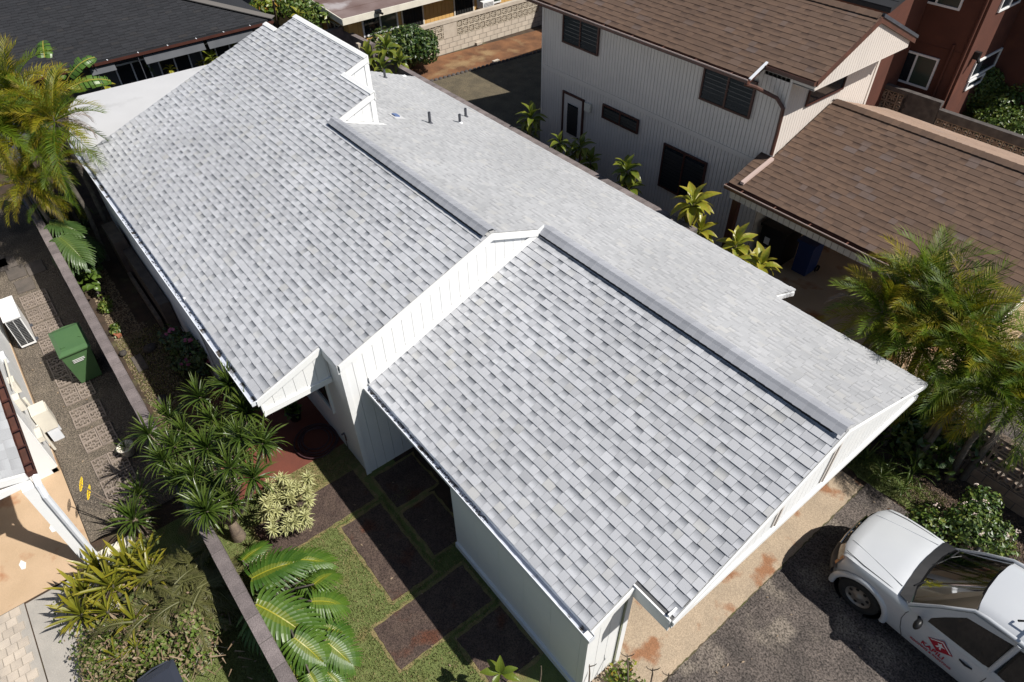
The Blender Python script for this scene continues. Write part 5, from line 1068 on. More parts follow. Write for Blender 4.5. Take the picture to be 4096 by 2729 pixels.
mb = MB(); mb.grid([[V3(2.42, YC - .70, .97), V3(2.42, YC + .70, .97)], [V3(2.32, YC - .56, 1.66), V3(2.32, YC + .56, 1.66)]]); mb.build('rear_window', M['tint'], tk)
for s_ in (-1, 1):
    for poly in ([(.27, 1.0), (.29, 1.14), (.58, 1.48), (.70, 1.55), (1.08, 1.585), (1.13, 1.54), (1.13, 1.06), (1.07, 1.0)], [(1.32, 1.0), (1.27, 1.05), (1.27, 1.54), (1.33, 1.59), (2.1, 1.57), (2.1, 1.0)]):
        yv = lambda z: YC + s_ * (.765 - (z - .95) * .215); mb = MB(); pp = [V3(x, yv(z), z) for x, z in poly]; mb.face(pp if s_ < 0 else pp[::-1]); g_ = mb.build('side_window', M['tint'], tk)
        cx = sum(p[0] for p in poly) / len(poly); cz = sum(p[1] for p in poly) / len(poly); mb = MB(); k = len(poly)
        outer = [V3(cx + (x - cx) * 1.09, yv(cz + (z - cz) * 1.09) - s_ * .006, cz + (z - cz) * 1.09) for x, z in poly]; mb.grid([outer, [p - V3(0, s_ * .004, 0) for p in pp]], close=True); mb.build('window_rubber', M['blackplastic'], g_)
    yv = lambda z: YC + s_ * (.772 - (z - .95) * .215); mb = MB()
    mb.grid([[V3(x, yv(z), z) for x, z in ((-.04, .985), (.10, 1.14), (.28, 1.34), (.60, 1.63), (1.15, 1.66), (2.2, 1.64))], [V3(x, yv(z), z) for x, z in ((.27, .985), (.275, 1.1), (.40, 1.28), (.58, 1.50), (1.15, 1.60), (2.12, 1.59))]]); mb.build('door_frame', M['paint'], tk)
    # door skin between belt and pillars
    mb = MB(); mb.grid([[V3(x, YC + s_ * .775, .93) for x in (.0, .3, 1.2, 2.2)], [V3(x, YC + s_ * .748, 1.005) for x in (.06, .3, 1.2, 2.2)]]); mb.build('door_sill', M['paint'], tk, smooth=True)
    mb = MB(); mb.grid([[V3(.64, YC + s_ * .62, 1.58), V3(1.2, YC + s_ * .612, 1.63), V3(2.2, YC + s_ * .615, 1.60)], [V3(.62, YC + s_ * .60, 1.68), V3(1.2, YC + s_ * .60, 1.70), V3(2.2, YC + s_ * .60, 1.68)]]); mb.build('roof_rail', M['paint'], tk)
    # shut lines
    mb = MB(); yb = YC + s_ * .7915
    mb.tube([V3(.05, YC + s_ * .74, .98), V3(.0, YC + s_ * .785, .88), V3(.0, yb, .7), V3(.06, yb, .5), V3(.14, yb - s_ * .004, .34)], .005, 4); mb.tube([V3(1.2, YC + s_ * .745, 1.0), V3(1.2, yb, .8), V3(1.17, yb - s_ * .003, .36)], .005, 4); mb.tube([V3(2.15, YC + s_ * .745, 1.0), V3(2.15, yb, .8), V3(2.05, yb, .45)], .005, 4)
    mb.build('shut_line', M['blackplastic'], tk)
    for x in (.93, 1.95):
        mb = MB(); mb.tube([V3(x - .09, YC + s_ * .795, .80), V3(x, YC + s_ * .815, .805), V3(x + .09, YC + s_ * .795, .80)], [.012, .018, .012], 8); mb.build('door_handle', M['blackplastic'], tk)
    c = V3(.20, YC + s_ * .92, 1.02); mb = MB(); rws = []
    for i in range(7):
        t = math.pi * i / 6; rws.append([c + V3(math.sin(t) * math.cos(q) * .055, -s_ * 0 + math.cos(t) * .10, math.sin(t) * math.sin(q) * .085) for q in [2 * math.pi * j / 10 for j in range(10)]])
    mb.grid(rws, close=True); mb.tube([c - V3(0, s_ * .05, .03), V3(.16, YC + s_ * .76, .97)], .025, 6); mb.build('door_mirror', M['blackplastic'], tk, smooth=True)
# bonnet seams, cowl, wipers, grille, lamps, bumper, badge
mb = MB()
for s_ in (-1, 1): mb.tube([V3(-1.12, YC + s_ * .60, .968), V3(-.8, YC + s_ * .655, .997), V3(-.4, YC + s_ * .67, 1.012), V3(-.12, YC + s_ * .68, .995)], .006, 4)
mb.build('bonnet_seam', M['blackplastic'], tk)
for s_ in (-1, 1):
    mb = MB(); A, B_ = V3(-1.16, YC + s_ * .36, .985), V3(-.24, YC + s_ * .55, 1.048); mb.tube([A, (A + B_) / 2 + V3(0, 0, .008), B_], [.004, .007, .006], 6); mb.build('bonnet_crease', M['paint'], tk, smooth=True)
mb = MB(); rr = [[V3(-.20 - .06 * (1 - (abs(y) / .7) ** 2), YC + y, 1.085 - .095 * abs(y) ** 1.7) for y in (-.70, -.55, -.4, -.2, 0, .2, .4, .55, .70)], [V3(-.03 - .09 * (1 - (abs(y) / .7) ** 2), YC + y, 1.074 - .075 * abs(y) ** 1.6) for y in (-.72, -.55, -.4, -.2, 0, .2, .4, .55, .72)]]; mb.grid(rr); mb.build('cowl', M['blackplastic'], tk)
for y0, y1 in ((-.42, .12), (.12, .6)):
    mb = MB(); mb.tube([V3(-.13, YC + y0, 1.07), V3(-.02, YC + (y0 + y1) / 2, 1.13), V3(.02, YC + y1, 1.17)], .010, 6); mb.build('wiper', M['blackplastic'], tk)
mb = MB(); pts = [V3(xs(-1.285, y) , YC + y, .68) for y in (-.42, -.2, 0, .2, .42)]; mb.grid([pts, [p + V3(.02, 0, .22) for p in pts]]); mb.build('grille', M['blackplastic'], tk)
mb = MB(); pts = [V3(xs(-1.31, y), YC + y, .755) for y in (-.4, -.2, 0, .2, .4)]; mb.tube(pts, .018, 6); mb.tube([V3(-1.29, YC - .12, .70), V3(-1.27, YC - .12, .86)], .016, 6); mb.tube([V3(-1.29, YC + .12, .70), V3(-1.27, YC + .12, .86)], .016, 6); mb.build('grille_bar', M['chrome'], tk)
for s_ in (-1, 1):
    ys = [.44, .55, .66, .70]; lo = [V3(xs(-1.285, y), YC + s_ * y, .66) for y in ys]; hi = [V3(xs(-1.255, y) + .02, YC + s_ * y, .925 - (.02 if y > .6 else 0)) for y in ys]; md_ = [(a + b_) / 2 - V3(.035, -s_ * .012, 0) for a, b_ in zip(lo, hi)]
    mb = MB(); mb.grid([lo, md_, hi]); hl = mb.build('headlamp', M['lamp'], tk, smooth=True)
    mb = MB(); mb.grid([[lo[2] + V3(-.02, s_ * .03, 0), lo[3] + V3(-.012, s_ * .03, 0)], [hi[2] + V3(-.012, s_ * .025, 0), hi[3] + V3(-.008, s_ * .02, 0)]]); mb.build('indicator', M['orange'], hl)
mb = MB(); pf = [(.0, .50), (-.05, .44), (-.06, .52), (-.05, .60), (.01, .64)]
yy = [-.76, -.68, -.5, -.25, 0, .25, .5, .68, .76]; mb.grid([[V3(xs(-1.29, y * .98) + a - .0, YC + y, z) for a, z in pf] for y in yy]); mb.build('bumper', M['bumper'], tk, smooth=True)
mb = MB(); mb.box((-.9, YC - .6, .22), (3.4, YC + .6, .34)); mb.build('chassis', M['blackplastic'], tk)
# interior seen through the glass
mb = MB(); mb.prism([V3(.02, YC - .62, 1.0), V3(.30, YC - .62, 1.06), V3(.36, YC - .62, .95), V3(.36, YC - .62, .7), V3(.02, YC - .62, .7)], (0, 1.24, 0)); mb.build('dashboard', mat('dashboard', (.40, .55, .48), (.34, .48, .42), 3., .8), tk)
mb = MB(); mb.box((.12, YC - .38, 1.03), (.22, YC - .05, 1.045)); mb.build('dash_vent', M['blackplastic'], tk)
for s_ in (-1, 1):
    mb = MB(); mb.box((.6, YC + s_ * .34 - .24, .55), (1.05, YC + s_ * .34 + .24, .82)); mb.prism([V3(1.0, YC + s_ * .34 - .24, .8), V3(1.14, YC + s_ * .34 - .24, .8), V3(1.26, YC + s_ * .34 - .24, 1.42), V3(1.16, YC + s_ * .34 - .24, 1.42)], (0, .48, 0)); mb.build('front_seat', M['seat'], tk)
mb = MB(); c = V3(.50, YC - .34, 1.0); mb.tube([c + V3(math.sin(t) * .06, math.cos(t) * .17, math.sin(t) * .16) for t in [2 * math.pi * i / 20 for i in range(21)]], .016, 6); mb.tube([c, c + V3(-.15, 0, -.06)], .03, 6); mb.build('steering_wheel', M['blackplastic'], tk)
mb = MB(); mb.box((0, YC - .7, .5), (2.3, YC + .7, .56)); mb.build('cab_floor', M['dark'], tk)
# roof rack rails
for s_ in (-1, 1):
    mb = MB(); mb.tube([V3(1.02, YC + s_ * .38, 1.775), V3(1.1, YC + s_ * .38, 1.90), V3(2.2, YC + s_ * .38, 1.90)], .016, 6); mb.build('rack_bar', M['blackplastic'], tk)
mb = MB(); mb.tube([V3(1.28, YC - .55, 1.92), V3(1.28, YC + .55, 1.92)], .02, 6); mb.build('rack_bar', M['blackplastic'], tk)
# door lettering and emblem (flat, on the door skin)
YD = YC - .7955
def flat(poly, mt, lift=0.): mb = MB(); mb.prism([(x, YD - lift, z) for x, z in poly], (0, .0015, 0)); return mb.build('door_emblem', mt, tk)
flat([(.40, .755), (.575, .905), (.77, .745), (.585, .61)], M['decal'])
flat([(.425, .77), (.575, .885), (.745, .752), (.72, .748), (.573, .86), (.445, .765)], M['litter'], .002)
flat([(.53, .70), (.56, .76), (.53, .79), (.56, .80), (.575, .83), (.60, .79), (.65, .78), (.60, .755), (.615, .69), (.59, .69), (.58, .735), (.56, .70)], M['litter'], .002)
for s_, x, z, size in (('KAPILI', .545, .525, .115), ('ROOFING & PAINTING', .545, .45, .058)):
    cu = bpy.data.curves.new('t', 'FONT'); cu.body = s_; cu.size = size; cu.align_x = 'CENTER'; cu.extrude = .0006; cu.space_character = 1.05; cu.offset = .0018 if size < .1 else .003
    to = bpy.data.objects.new('t', cu); COL.objects.link(to); dg = bpy.context.evaluated_depsgraph_get(); me = bpy.data.meshes.new_from_object(to.evaluated_get(dg)); bpy.data.objects.remove(to)
    me.materials.clear(); me.materials.append(M['decal']); o = bpy.data.objects.new('door_lettering', me); COL.objects.link(o); o.parent = tk; o.location = V3(x, YD - .001, z) - wloc(tk); o.rotation_euler = (math.pi / 2, 0, 0)
# ================================================================== PLANTS
def frame_to(a, b_, up=Z_):
    """matrix taking local +Y to b-a and local +Z near up"""
    d = (Vector(b_) - Vector(a)); y = d.normalized(); u = Vector(up)
    if abs(y.dot(u)) > .97: u = V3(1, 0, 0)
    x = y.cross(u).normalized(); z = x.cross(y); return Matrix((x, y, z)).transposed().to_4x4(), d.length
LC = {}
def strap_mesh(name, mt, L=1., w_=.06, droop=.35, fold=.25, segs=6, taper='point', tipc=.0, seed=0):
    rn = random.Random(seed); mb = MB(); rows = []
    for i in range(segs + 1):
        t = i / segs; a = droop * t * t; y = L * (t - .25 * droop * t ** 3); z = -L * a * .6 * t + .0
        ww = w_ * (min(1, t * 6 + .35)) * ((1 - t ** 3) ** .8 if taper == 'point' else (1 - t ** 8)) * .5
        ww = max(ww, .0008)
        rows.append([V3(-ww, y, z + fold * ww), V3(0, y, z), V3(ww, y, z + fold * ww)])
    for i in range(segs):
        for j in (0, 1): mb.face([rows[i][j], rows[i][j + 1], rows[i + 1][j + 1], rows[i + 1][j]], .5, 0, None, tipc * (i / segs) ** 2 + (0))
    return mb.mesh(name, mt)
def oval_mesh(name, mt, L=1., w_=.28, droop=.3, segs=7, tipc=0., stalk=.15):
    mb = MB(); rows = []
    for i in range(segs + 1):
        t = i / segs; ww = w_ * .5 * (math.sin(math.pi * min(1, max(0, (t - stalk) / (1 - stalk))) ** .85) if t > stalk else 0) + .006; ww = max(ww, .006 if t < .9 else .001)
        y = L * (t - .2 * droop * t ** 3); z = L * (.12 * math.sin(math.pi * t) - droop * t * t * .55)
        rows.append([V3(-ww, y, z + .22 * ww), V3(-ww * .5, y, z + .02 * ww), V3(0, y, z - .06 * ww), V3(ww * .5, y, z + .02 * ww), V3(ww, y, z + .22 * ww)])
    for i in range(segs):
        for j in range(4): mb.face([rows[i][j], rows[i][j + 1], rows[i + 1][j + 1], rows[i + 1][j]], .5, 0, None, tipc * (.25 + .75 * (i / segs)) * (1 if j in (0, 3) else .45))
    return mb.mesh(name, mt, smooth=False)
def frond_mesh(name, mt, L=1.6, n=26, ll=.42, droop=.6, seed=0, wl=.022, tipc=.2, vee=.5, hang=.35):
    rn = random.Random(seed); mb = MB(); P = []
    for i in range(15):
        t = i / 14; ang = .0 - droop * 1.5 * t * t; 
        if i == 0: p = V3(0, 0, 0)
        else: p = P[-1] + V3(0, math.cos(ang), math.sin(ang)) * (L / 14)
        P.append(p)
    def at(t):
        k = min(13, int(t * 14)); f_ = t * 14 - k; return P[k].lerp(P[k + 1], f_), (P[k + 1] - P[k]).normalized()
    mb.tube(P, [.014 * (1 - .8 * i / 14) + .002 for i in range(15)], 4, .9)
    for i in range(n):
        t = .16 + .84 * (i + .5) / n; p, d = at(min(.999, t)); up = V3(1, 0, 0).cross(d).normalized()
        for s_ in (-1, 1):
            l = ll * (math.sin(math.pi * (.12 + .80 * t)) ** .7) * rn.uniform(.85, 1.1); a = R_(62 - 34 * t + rn.uniform(-6, 6))
            side = V3(s_, 0, 0) * math.sin(a) + d * math.cos(a) + up * vee * rn.uniform(.6, 1.2); side.normalize(); w_ = wl * rn.uniform(.8, 1.2)
            q1 = p + side * l * .5 - V3(0, 0, hang * l * .12); q2 = p + side * l * .92 - V3(0, 0, hang * l * .75) ; wv = d * w_ * .5; tn = rn.random()
            mb.face([p - wv * .6, p + wv * .6, q1 + wv, q1 - wv], tn, 0, None, 0); mb.face([q1 - wv, q1 + wv, q2 + wv * .1, q2 - wv * .1], tn, 0, None, tipc)
    return mb.mesh(name, mt)
def split_leaf_mesh(name, mt, L=1., W=.9, lobes=9, seed=0, droop=.35, midc=1.):
    """big heart-shaped leaf cut into ribbon lobes from the yellow midrib"""
    rn = random.Random(seed); mb = MB(); hw = W / 2
    def spine(t): return V3(0, L * (t * 1.0), .06 * math.sin(math.pi * t) * L - droop * L * t * t * .5)
    n = 12; S = [spine(i / n) for i in range(n + 1)]
    for i in range(n): mb.face([S[i] + V3(-.011, 0, .006), S[i] + V3(.011, 0, .006), S[i + 1] + V3(.011 * (1 - i / n) + .001, 0, .006), S[i + 1] + V3(-.011 * (1 - i / n) - .001, 0, .006)], .9, 0, None, midc)
    for s_ in (-1, 1):
        for k in range(lobes):
            t = .02 + .93 * k / (lobes - 1); tw = .93 / (lobes - 1) * .5; a = R_(118 - 98 * (k / (lobes - 1)) ** .8 + rn.uniform(-3, 3))
            ln = hw * (.78 + .36 * math.sin(math.pi * (.12 + .72 * k / (lobes - 1)))) * rn.uniform(.92, 1.05) * (1 - .35 * (k / (lobes - 1)) ** 3); dv = V3(s_ * math.sin(a), math.cos(a), 0); pv = V3(-dv.y * s_, dv.x * s_, 0) if False else V3(0, 1, 0)
            c0, c1 = spine(max(0, t - tw)), spine(min(1, t + tw)); tn = rn.random(); m_ = (c0 + c1) / 2; wd = (c1 - c0).length * .5; prev = [c0, c1]; SG = 5
            perp = V3(-dv.y, dv.x, 0) * (1 if s_ < 0 else -1); perp = perp if perp.y > 0 else -perp
            for j in range(1, SG + 1):
                u_ = j / SG; wj = wd * (1.05, 1.15, 1.25, 1.12, .85, .3)[j]; c = m_ + dv * ln * u_ * (1 - .0 * u_) + V3(0, .26 * ln * u_ * u_, 0); z = .10 * math.sin(math.pi * u_ * .8) * ln - .42 * ln * u_ * u_ * (.6 + droop)
                c.z = m_.z + z; b0, b1 = c - perp * wj, c + perp * wj; mid = (b0 + b1) / 2 + V3(0, 0, -.03 * wd * 6 if 0 else -.02 * L * .3)
                pm = (prev[0] + prev[1]) / 2 + V3(0, 0, -.004)
                mb.face([prev[0], pm, mid, b0], tn, 0, None, .25 * midc if j == 1 else 0); mb.face([pm, prev[1], b1, mid], tn, 0, None, .25 * midc if j == 1 else 0); prev = [b0, b1]
    return mb.mesh(name, mt)
def banana_mesh(name, mt, L=1.6, W=.42, seed=0):
    rn = random.Random(seed); mb = MB(); n = 20; sp = lambda t: V3(.05 * L * math.sin(t * 2), L * (t - .12 * t ** 3), .25 * L * math.sin(math.pi * .6 * t) - .30 * L * t * t)
    for i in range(n): a, b_ = sp(i / n), sp((i + 1) / n); mb.face([a + V3(-.018, 0, .008), a + V3(.018, 0, .008), b_ + V3(.016, 0, .008), b_ + V3(-.016, 0, .008)], .9, 0, None, 1.)
    for s_ in (-1, 1):
        i = 2; 
        while i < n:
            k = rn.choice((1, 2, 3)); k = min(k, n - i); tn = rn.random(); bend = rn.uniform(.1, .9)
            for j in range(i, i + k):
                t0, t1 = j / n, (j + 1) / n
                w0, w1 = [W * .5 * (math.sin(math.pi * (.08 + .9 * t)) ** .5) for t in (t0, t1)]; a, b_ = sp(t0 + (.020 if j == i else 0)), sp(t1)
                pts = []
                for u_ in (0, .4, .75, 1):
                    off = lambda w: V3(s_ * w * u_, .12 * w * u_, w * (.25 * math.sin(math.pi * u_ * .6) - bend * u_ * u_)); pts.append((a + off(w0), b_ + off(w1)))
                for q in range(3): mb.face([pts[q][0], pts[q][1], pts[q + 1][1], pts[q + 1][0]], tn, 0, None, .0)
            i += k
    return mb.mesh(name, mt)
def variants(key, fn, k):
    if key not in LC: LC[key] = [fn(i) for i in range(k)]
    return LC[key]
FR = variants('fr', lambda i: frond_mesh('frond', L_['palm'], 1.6, 34, .50, .40 + .14 * i, i, .025), 4)
FRY = variants('fry', lambda i: frond_mesh('frond', L_['palmy'], 1.6, 34, .48, .50 + .16 * i, i + 7, .025, tipc=.4), 3)
FRD = variants('frd', lambda i: frond_mesh('frond', L_['palmdry'], 1.3, 24, .30, 1.0 + .1 * i, i + 17, hang=.9, tipc=.6), 2)
DR = variants('dr', lambda i: strap_mesh('leaf', L_['drac'], .50, .034, .2 + .28 * i, .35, 5, seed=i, tipc=.35), 4)
SO = variants('so', lambda i: strap_mesh('leaf', L_['song'], .165, .023, .5 + .4 * i, .4, 4, seed=i), 3)
BR = variants('br', lambda i: strap_mesh('leaf', L_['brom'], .60, .052, .05 + .12 * i, .3, 5, 'blunt', .8, seed=i), 4)
SW = variants('sw', lambda i: strap_mesh('leaf', L_['sway'], .6, .025, .3 + .4 * i, .3, 5, seed=i, tipc=.3), 3)
TI = variants('ti', lambda i: oval_mesh('leaf', L_['ti'], .44, .155, .2 + .3 * i, 7, .25, .12), 3)
TY = variants('ty', lambda i: oval_mesh('leaf', L_['tiy'], .44, .145, .2 + .35 * i, 7, .4, .12), 3)
MO = variants('mo', lambda i: split_leaf_mesh('leaf', L_['monst'], 1., .98, 16, i, .25 + .12 * i), 4)
MD = variants('md', lambda i: split_leaf_mesh('leaf', L_['monstd'], 1., .9, 15, i + 5, .3 + .12 * i, .6), 3)
BA = variants('ba', lambda i: banana_mesh('leaf', L_['ban'], 1.6, .50, i), 3)
OV = variants('ov', lambda i: oval_mesh('leaf', L_['bushl'], .22, .15, .3 + .2 * i, 5, .1, .05), 2)
def dirm(az, el, roll=0.):
    return Matrix.Rotation(az, 4, 'Z') @ Matrix.Rotation(el, 4, 'X') @ Matrix.Rotation(roll, 4, 'Y')
def rosette(root, c, meshes, n, el=(80, -25), sc_=1., rn=random, name='leaf', power=1., jit=.35, base_r=.01):
    """leaves spiral out of a crown: young ones upright in the middle, old ones drooping outside"""
    c = Vector(c) - root.location
    for i in range(n):
        t = (i / max(1, n - 1)) ** power; e = R_(el[0] + (el[1] - el[0]) * t + rn.uniform(-8, 8)); az = i * 2.39996 + rn.uniform(-jit, jit); s_ = sc_ * rn.uniform(.82, 1.12) * (.7 + .3 * math.sin(math.pi * min(1, t + .25)))
        m_ = meshes[min(len(meshes) - 1, int(t * len(meshes)))]
        inst(name, m_, root, Matrix.Translation(c + V3(0, 0, -.10 * t * sc_)) @ dirm(az, e, rn.uniform(-.25, .25)) @ Matrix.Scale(s_, 4))
def stem(root, pts, rad, mt=None, name='trunk', n=7):
    mb = MB(); pts = [Vector(p) for p in pts]; mb.tube(pts, rad, n); return mb.build(name, mt or M['bark'], root, smooth=True)
def palm(name, label, crown, n, L, group, rn, dry=.08, yel=.3, lean=(0, 0), z0=0., el=(82, -38), trunk=.055):
    c = Vector(crown); base = V3(c.x + lean[0], c.y + lean[1], z0); t = thing(name, label, 'palm', base, group)
    mid = (base + c) / 2 + V3(rn.uniform(-.1, .1), rn.uniform(-.1, .1), 0); stem(t, [base, mid, c - V3(0, 0, .25), c + V3(0, 0, .12)], [trunk * 1.2, trunk, trunk * 1.15, trunk * .5], M['barkd'])
    for i in range(n):
        k = (i + .5) / n; e = R_(el[0] + (el[1] - el[0]) * k ** 1.1 + rn.uniform(-9, 9)); az = i * 2.39996 + rn.uniform(-.4, .4); r_ = rn.random(); pool = FRD if (r_ < dry * (1.5 if k > .6 else .2)) else FRY if r_ < dry + yel else FR
        inst('frond', rn.choice(pool), t, Matrix.Translation(c - t.location + V3(0, 0, -.05 * k)) @ dirm(az, e, rn.uniform(-.35, .35)) @ Matrix.Scale(L / 1.5 * rn.uniform(.8, 1.1), 4))
    return t
rn = random.Random(21)
# left clump of palms by the lane
for k, (px, py, z, n, L, lab) in enumerate([(55, 410, 4.1, 35, 1.4, 'tallest yellow-green palm at the upper left edge'), (215, 480, 3.8, 35, 1.35, 'palm whose fronds droop over the white patio roof corner'), (60, 560, 3.5, 32, 1.35, 'palm at the left edge below the tallest one'),
                                           (225, 640, 3.0, 26, 1.0, 'palm with a grey dead frond hanging beside the white gutter'), (100, 730, 2.6, 26, 1.0, 'lowest palm of the clump, over the end of the block wall'), (-60, 500, 4.0, 26, 1.3, 'palm cut by the left edge of the frame'), (190, 780, 2.1, 17, .75, 'short palm leaning over the start of the block wall')]):
    palm('areca_palm', lab, G(px, py, z), n, L, 'palms in the left clump', rn, dry=.07, yel=.6)
# right clump
for k, (px, py, z, n, L, lab) in enumerate([(3530, 1250, 2.7, 36, 1.1, 'leftmost palm of the clump between the two roofs'), (3680, 1170, 3.1, 39, 1.2, 'tallest palm, its fronds overlapping the brown carport eave'), (3820, 1290, 3.0, 39, 1.2, 'palm with the broad flat frond over the brown roof corner'),
                                           (3690, 1390, 2.6, 39, 1.15, 'palm in the middle of the clump near the white gable corner'), (3880, 1470, 2.6, 39, 1.2, 'palm with grey dead fronds over the beige slab'), (4020, 1600, 2.3, 33, 1.1, 'palm hanging over the ring-pattern wall'),
                                           (3830, 1580, 2.0, 21, .9, 'low palm with a yellow frond in front of the ring-pattern wall'), (4110, 1560, 2.5, 27, 1.2, 'rightmost palm, cut by the edge of the frame'), (3660, 1560, 1.6, 18, .8, 'shaded low palm tucked behind the white gable corner')]):
    palm('areca_palm', lab, G(px, py, z), n, L, 'palms in the right clump', rn, dry=.08, yel=.35, el=(80, -32))
# dracaena thicket
dt = G(957, 2150, 0); rn = random.Random(5)
dr_t = thing('dracaena_tree', 'dark green spiky dracaena tree with many rosettes beside the porch', 'tree', dt)
heads = [(B1(1835, 430), 2.1), (B1(2110, 320), 2.3), (B1(1370, 770), 1.8), (B1(2210, 800), 2.4), (B1(2115, 1080), 2.5), (B1(1900, 1475), 2.2), (B1(2330, 1170), 2.2), (B1(1830, 1330), 1.9), (B1(1500, 1010), 1.7), (B1(1700, 760), 1.7), (B1(1950, 640), 1.9), (B2(60, 850), 2.2), (K(900, 1350, 3.92)(65, 740), 2.2), (K(900, 1350, 3.92)(340, 1190), 2.1), (C1(1850, 30), 2.3), (B1(1650, 1180), 1.6), (B1(2250, 560), 2.1), (B1(1900, 900), 2.0), (B1(2000, 1250), 1.9), (B1(1560, 620), 1.6), (B1(2050, 780), 1.8), (B1(1780, 1150), 2.0), (B1(1600, 880), 1.8), (B1(2200, 950), 1.8), (B1(2120, 1400), 1.8)]
fork = dt + V3(0, 0, .5)
for (p, z) in heads:
    c = G(*p, z); rosette(dr_t, c, DR, 78, (84, -45), rn.uniform(.85, 1.1), rn); m_ = fork.lerp(c, .5) + V3(rn.uniform(-.1, .1), rn.uniform(-.1, .1), -.15)
    stem(dr_t, [fork, m_, c - V3(0, 0, .02)], [.05, .032, .022], name='branch', n=6)
stem(dr_t, [dt, dt + V3(.04, 0, .3), fork + V3(0, 0, .05)], [.13, .10, .07])
# variegated pale plant
rn = random.Random(6); c0 = G(*B2(240, 1330), .4)
sg = thing('variegated_shrub', 'pale cream and green variegated shrub beside the dark pad', 'shrub', (c0.x, c0.y, 0))
for i in range(48):
    p = G(*B2(rn.uniform(70, 500), rn.uniform(1170, 1660)), rn.uniform(.5, 1.0)); 
    if p.x > -7.0: continue
    rosette(sg, p, SO, 36, (80, -60), rn.uniform(.85, 1.15), rn); stem(sg, [V3(c0.x, c0.y, 0), (V3(c0.x, c0.y, .1) + p) / 2, p], [.018, .012, .008], name='branch', n=5)
# bottom monstera leaves
rn = random.Random(8); mr = G(1150, 2450, 0)
ms = thing('monstera_plant', 'glossy split-leaf philodendron with huge leaves leaning over the block wall onto the lawn', 'plant', mr)
def leaf_at(root, mesh_, pa, pb, za, zb__, wscale=1., up=Z_, name='leaf', ref=1.):
    a, b_ = G(*pa, za), G(*pb, zb__); Mx, L = frame_to(a, b_, up); s_ = L / ref
    inst(name, mesh_, root, Matrix.Translation(a - root.location) @ Mx @ Matrix.Diagonal((s_ * wscale, s_, s_, 1))); return a
for k, (pa, pb, za, zb__, ws) in enumerate([(C2(-40, 640), C2(360, 470), 1.0, .95, 1.15), (C2(0, 870), C2(470, 1130), 1.15, .9, 1.05), (C2(500, 845), C2(790, 850), .85, .6, 1.2), (C2(340, 1170), C2(640, 1400), 1.0, .7, 1.1), (C2(620, 1200), C2(860, 1400), .7, .45, 1.2), (C2(480, 1490), C2(600, 1700), .8, .6, 1.2),
                                          (C2(520, 690), C2(700, 560), .8, .6, 1.2), (C2(60, 720), C2(200, 400), .85, .8, .9), (C2(-60, 1050), C2(260, 1230), .9, .75, .9), (C2(300, 480), C2(640, 470), .7, .55, 1.0), (C2(560, 1060), C2(820, 1130), .6, .4, 1.1), (C2(200, 1350), C2(420, 1580), .7, .6, .9), (C2(430, 650), C2(600, 800), .6, .5, 1.1), (C2(640, 1480), C2(800, 1640), .5, .35, 1.0), (C2(-120, 480), C2(60, 330), .8, .8, 1.0), (C2(330, 900), C2(560, 1000), .8, .7, 1.1)]):
    a = leaf_at(ms, MO[k % 4], pa, pb, za, zb__, ws); stem(ms, [mr + V3(rn.uniform(-.5, .5), rn.uniform(-.15, .15), 0), (mr + a) / 2 + V3(0, 0, .35), a], [.022, .018, .014], M['barkd'], 'leaf_stalk', 5)
# left monstera and vine below the palms
m2 = G(*T5(560, 620), 0); m2t = thing('monstera_clump', 'grey-green monstera with two large leaves against the block wall by the palms', 'plant', m2)
for k, (pa, pb, za, zb__, ws) in enumerate([(T5(440, 440), T5(700, 490), 1.5, 1.3, 1.3), (T5(530, 560), T5(740, 730), 1.5, 1.2, 1.2), (T5(620, 700), T5(780, 800), 1.1, .9, 1.1), (T5(680, 560), T5(850, 700), .9, .7, 1.0), (T5(520, 700), T5(640, 830), 1.2, 1.0, 1.0), (T5(640, 470), T5(780, 540), 1.0, .8, 1.0)]):
    a = leaf_at(m2t, MD[k % 3], pa, pb, za, zb__, ws); stem(m2t, [m2, a], [.02, .014], M['barkd'], 'leaf_stalk', 5)
vt = G(*T5(800, 850), 0); vt_ = thing('pothos_vine', 'bright green round-leaved vine patch below the monstera', 'vine', vt); rn = random.Random(3)
for i in range(90):
    p = G(*T5(rn.uniform(650, 885), rn.uniform(760, 1000)), rn.uniform(.15, .6)); 
    if p.y < -.05: p.y = U(-.05, .3)
    inst('leaf', OV[i % 2], vt_, Matrix.Translation(p - vt_.location) @ dirm(rn.uniform(0, 6.3), rn.uniform(-.6, .5), rn.uniform(-.4, .4)) @ Matrix.Scale(rn.uniform(.7, 1.2), 4))
stem(vt_, [vt, vt + V3(.3, .1, .25), vt + V3(.8, .2, .2)], [.015, .012, .01], name='stem', n=5)
# yellow-green fan fronds just above that
rn = random.Random(41); palm('young_palm', 'young bright yellow-green palm in the sun behind the monstera', G(*T5(600, 300), .9), 11, .6, 'young palms', rn, 0, .9, el=(70, -20), trunk=.03)
# banana
bn = G(*T1(600, 720), 0); bt_ = thing('banana_plant', 'banana plant with torn leaves against the charcoal roof', 'plant', bn)
for k, (pa, pb, za, zb__) in enumerate([(T1(430, 660), T1(355, 345), 2.4, 3.2), (T1(600, 720), T1(830, 485), 2.3, 2.9), (T1(600, 800), T1(985, 690), 2.2, 2.3), (T1(520, 740), T1(590, 530), 2.3, 2.7), (T1(560, 700), T1(690, 800), 2.2, 2.0)]):
    a = leaf_at(bt_, BA[k % 3], pa, pb, za, zb__, 1.1, up=V3(.5, -.1, .9), ref=1.45)
    stem(bt_, [V3(bn.x, bn.y, 0), V3((bn.x + a.x) / 2, (bn.y + a.y) / 2, 1.2), a], [.09, .06, .02], M['barkd'], 'leaf_stalk', 6)
